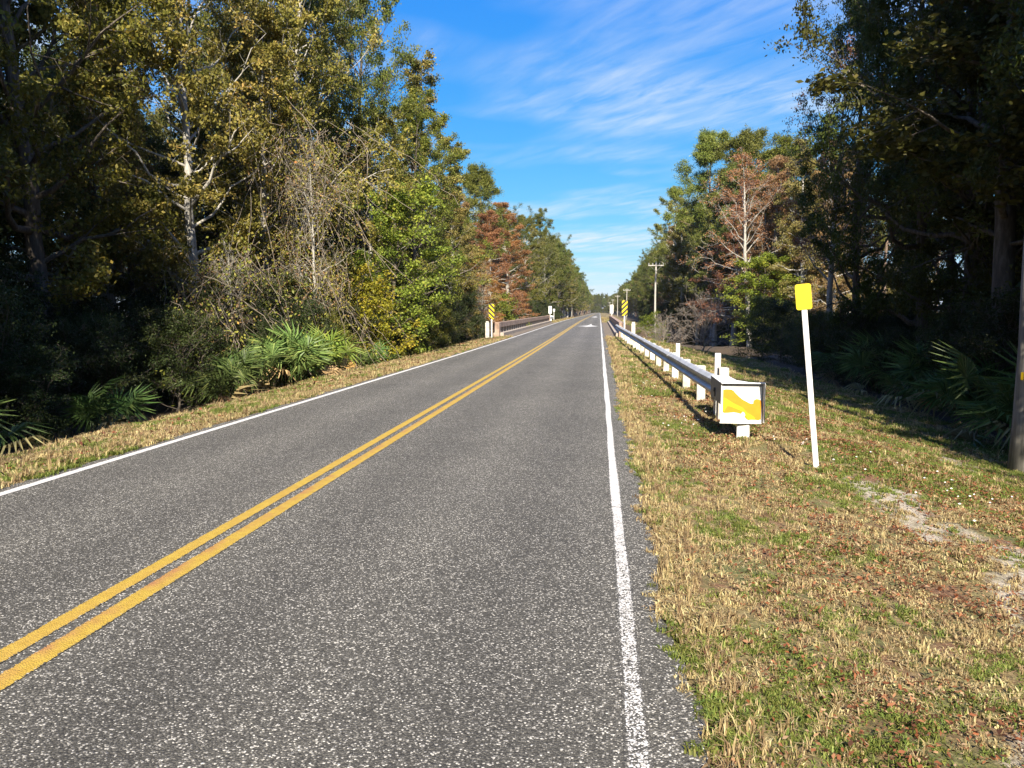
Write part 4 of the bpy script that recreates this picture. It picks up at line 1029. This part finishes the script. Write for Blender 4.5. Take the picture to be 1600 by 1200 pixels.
# far rows along the straight road
SF = []
for y in np.concatenate([np.arange(176, 420, 5.5), np.arange(420, 900, 9)]):
    for x0 in (-11.5, -16, -22): SF.append((x0 + rng.uniform(-1.4, 1.4), y + rng.uniform(-2, 2), rng.uniform(15, 20), pick(mixF)))
woods('distant_left_woods', SF, 'distant green woods lining the left of the road to the horizon')
SF = []
for y in np.concatenate([np.arange(128, 420, 5.5), np.arange(420, 900, 9)]):
    for x0 in (14.5, 19, 24): SF.append((x0 + rng.uniform(-1.4, 1.4), y + rng.uniform(-2, 2), rng.uniform(13, 17), pick(mixF)))
woods('distant_right_woods', SF, 'distant green woods lining the right of the road to the horizon')
SF = [(x, yy_ + rng.uniform(-6, 6), rng.uniform(17, 22), pick(mixF)) for yy_ in (905, 920, 940) for x in np.arange(-40, 44, 3.0)]
SF += [(x, 900 + rng.uniform(-4, 4), rng.uniform(4, 7), 'shrub') for x in np.arange(-40, 44, 1.3)]
woods('road_end_woods', SF, 'far dark trees closing the view at the end of the road')
# undergrowth under the trees
SU = []
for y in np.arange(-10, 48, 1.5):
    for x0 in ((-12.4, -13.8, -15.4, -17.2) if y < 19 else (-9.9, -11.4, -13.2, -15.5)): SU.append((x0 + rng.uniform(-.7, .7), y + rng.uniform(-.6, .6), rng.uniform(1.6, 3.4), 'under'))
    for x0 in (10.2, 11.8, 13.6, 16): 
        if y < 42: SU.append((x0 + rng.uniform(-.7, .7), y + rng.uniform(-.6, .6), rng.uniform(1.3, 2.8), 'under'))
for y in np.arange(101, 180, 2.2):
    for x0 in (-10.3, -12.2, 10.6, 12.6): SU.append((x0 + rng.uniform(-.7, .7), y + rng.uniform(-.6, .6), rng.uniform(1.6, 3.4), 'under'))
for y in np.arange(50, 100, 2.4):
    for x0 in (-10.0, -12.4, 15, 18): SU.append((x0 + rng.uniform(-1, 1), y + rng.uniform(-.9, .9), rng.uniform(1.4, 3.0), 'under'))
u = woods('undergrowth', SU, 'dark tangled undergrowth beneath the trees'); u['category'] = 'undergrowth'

# grass ---------------------------------------------------------------
def tuft(seed, nb, hgt, rad, mat, bend=.6, wid=.0045):
    rng = np.random.default_rng(seed); V, Fq, T = [], [], []
    for i in range(nb):
        a = rng.uniform(0, 6.28); r_ = rad * math.sqrt(rng.uniform(0, 1)); o = np.array([math.cos(a) * r_, math.sin(a) * r_, -.008])
        d = rng.uniform(0, 6.28); lean = rng.uniform(.1, 1) * bend; h = hgt * rng.uniform(.45, 1.15)
        dv = np.array([math.cos(d), math.sin(d), 0]); pv = np.array([-dv[1], dv[0], 0]) * wid * rng.uniform(.7, 1.4)
        p1 = o + dv * h * lean * .35 + np.array([0, 0, h * .6]); p2 = o + dv * h * lean * 1.1 + np.array([0, 0, h * (1 - .45 * lean)])
        b = len(V); V += [tuple(o - pv), tuple(o + pv), tuple(p1 + pv * .8), tuple(p1 - pv * .8), tuple(p2)]
        Fq += [(b, b + 1, b + 2, b + 3), (b + 3, b + 2, b + 4)]
        tn = rng.uniform(0, 1); T += [tn * .5, tn * .5, tn * .8, tn * .8, tn]
    return mesh_np('tuft', V, Fq, M[mat], {'tint': T})
GV = []
for i in range(3): GV.append([src('source_tuft', tuft(500 + i, 24, .075, .06, 'straw', 1.35))])          # 0-2 straw
for i in range(3): GV.append([src('source_tuft', tuft(510 + i, 24, .062, .06, 'green_grass', 1.25))])    # 3-5 green
for i in range(2): GV.append([src('source_tuft', tuft(520 + i, 26, .055, .08, 'straw', 1.5, .0055))])    # 6-7 flattened straw
for i in range(2): GV.append([src('source_tuft', tuft(530 + i, 14, .13, .05, 'straw', 1.0, .0045))])      # 8-9 tall straw
rng = np.random.default_rng(71)
GP_, GI_, GS_ = [], [], []
def grass(x0, x1, y0, y1, dens, scl, tall=.06, over=0.0):
    n = int((x1 - x0) * (y1 - y0) * dens)
    x = rng.uniform(x0, x1, n); y = rng.uniform(y0, y1, n)
    keep = rng.uniform(0, 1, n) > .72 * sand_f(x, y)
    keep &= ~((x > ROAD_L - .02 + over + rag(y, 41)) & (x < ROAD_R + .02 - over + rag(y, 43)))
    lush = .5 + .5 * vnoise(x, y, .33, 81) + .25 * vnoise(x, y, 1.4, 82)
    keep &= rng.uniform(0, 1, n) < .55 + .5 * lush
    x, y, lush = x[keep], y[keep], lush[keep]; n = len(x)
    off = np.maximum(x - ROAD_R, ROAD_L - x)
    g = lush + .25 * sstep(1.5, 5, off) - .35 * (1 - sstep(.1, .7, off)) + rng.normal(size=n) * .28
    i = np.where(g > .44, 3 + rng.integers(0, 3, n), np.where(rng.uniform(0, 1, n) < .62, 6 + rng.integers(0, 2, n), rng.integers(0, 3, n)))
    i = np.where((rng.uniform(0, 1, n) < tall * (1 + 4 * (off < .35))), 8 + rng.integers(0, 2, n), i)
    GP_.append(np.stack([x, y, ground_z(x, y)], -1)); GI_.append(i); GS_.append(np.repeat((scl * rng.uniform(.6, 1.35, n))[:, None], 3, 1))
grass(.38, 3.6, 1.6, 4.2, 820, .55)
grass(.36, 5.0, 4.2, 8.0, 460, .62)
grass(.36, 8.2, 8.0, 15, 230, .85)
grass(.36, 8.8, 15, 26, 110, 1.2)
grass(.36, 8.8, 26, 49, 60, 1.6)
grass(ROAD_L - 2.3, ROAD_L, 4, 18, 260, .9)
grass(ROAD_L - 2.5, ROAD_L, 18, 49, 130, 1.35)
grass(ROAD_L - 2.8, ROAD_L, 99, 170, 16, 2.6)
grass(.36, 7.5, 99, 170, 12, 2.6)
# the fringe along the pavement edge
grass(.36, .62, 1.6, 10, 300, .85, .04)
grass(ROAD_L - .25, ROAD_L, 4, 20, 160, .95, .04)
grass(.30, .46, 1.6, 16, 170, .6, .02, .09)
grass(ROAD_L - .08, ROAD_L + .06, 5, 30, 90, .9, .02, .06)
Pg = np.concatenate(GP_); Pg[:, 2] = np.where((Pg[:, 0] > ROAD_L) & (Pg[:, 0] < ROAD_R), road_z(Pg[:, 1]) + .002, Pg[:, 2]); n = len(Pg)
Rg = np.stack([rng.normal(size=n) * .12, rng.normal(size=n) * .12, rng.uniform(0, 6.28, n)], -1)
scatter('verge_grass', Pg, Rg, np.concatenate(GS_), np.concatenate(GI_), GV, 'dry yellow and green mown grass on both road verges', 'grass')

# fallen leaves: russet, lying among the grass
def litter(name, n, xf, yf, size, mat, label, cat, z_off=.02, seed=3):
    rng = np.random.default_rng(seed)
    x, y = xf(rng, n), yf(rng, n)
    k = (vnoise(x, y, .55, 91) + .6 * vnoise(x, y, 1.9, 92) + rng.normal(size=n) * .45) > np.where(y < 14, .12, .0)
    k &= ~((x > ROAD_L) & (x < ROAD_R + .1))
    x, y = x[k], y[k]; n = len(x)
    c = np.stack([x, y, ground_z(x, y) + z_off + rng.uniform(0, .03, n)], -1)
    nrm = norm(rng.normal(size=(n, 3)) * .45 + np.array([0, 0, 1])); d = norm(np.cross(nrm, rng.normal(size=(n, 3)))); s_ = np.cross(nrm, d)
    l = (size * rng.uniform(.5, 1.4, n) * np.interp(y, [2, 12, 40], [.8, 1.3, 2]))[:, None]; wd = l * rng.uniform(.3, .62, n)[:, None]
    V = np.stack([c - d * l / 2, c + s_ * wd / 2 + nrm * l * .22 - d * l * .1, c + d * l / 2 + nrm * l * .15, c - s_ * wd / 2 + nrm * l * .22 + d * l * .12], 1).reshape(-1, 3)
    o = link(name, mesh_np(name, V, np.arange(4 * n).reshape(-1, 4), M[mat], {'tint': np.repeat(rng.uniform(0, 1, n), 4)}))
    return tag(o, label, cat, kind='stuff')
litter('fallen_leaves', 84000, lambda r, n: .5 + 6.5 * np.sqrt(r.uniform(0, 1, n) * r.uniform(.02, 1, n)), lambda r, n: 1.7 + 20 * r.uniform(0, 1, n) ** 1.9, .030, 'litter', 'russet fallen leaves scattered over the right verge', 'leaves')
litter('fallen_leaves', 3500, lambda r, n: ROAD_L - .1 - 2.2 * r.uniform(0, 1, n), lambda r, n: 5 + 40 * r.uniform(0, 1, n), .06, 'litter', 'brown fallen leaves along the left verge', 'leaves', seed=4)
# tiny white flowers
rng = np.random.default_rng(12)
x = np.concatenate([rng.normal(4.3, .7, 34), rng.normal(1.2, .4, 40), rng.normal(2.7, .25, 10)]); y = np.concatenate([rng.normal(8.6, 1.0, 34), rng.uniform(11, 24, 40), rng.normal(10.6, .3, 10)])
V, Fq = [], []
for a, b in zip(x, y):
    z = float(ground_z(a, b)) + rng.uniform(.03, .07); r_ = rng.uniform(.010, .018); o = len(V)
    for k in range(6):
        an = k * math.pi / 3; V.append((a + r_ * math.cos(an), b + r_ * math.sin(an), z + .006 * (k % 2)))
    V.append((a, b, z + .012))
    Fq += [(o + k, o + (k + 1) % 6, o + 6) for k in range(6)]
tag(link('wildflowers', mesh_np('wildflowers', V, Fq, M['flower'])), 'tiny white flowers dotted through the right verge', 'flowers', kind='stuff')

# ---------------------------------------------------------------- the air
hm = bpy.data.materials.new('thin_haze'); hm.use_nodes = True
hn = hm.node_tree; hn.nodes.clear()
ho = N(hn, 'ShaderNodeOutputMaterial'); pv = N(hn, 'ShaderNodeVolumePrincipled', i_Density=0.00007)
pv.inputs['Color'].default_value = (.80, .90, 1.0, 1); pv.inputs['Anisotropy'].default_value = .1
L(hn, pv.outputs[0], ho.inputs['Volume'])
tag(MB().box((0, 2350, 14.0), (5600, 6000, 36)).build('haze', hm), 'thin bluish air over the far end of the road', 'haze', kind='stuff')
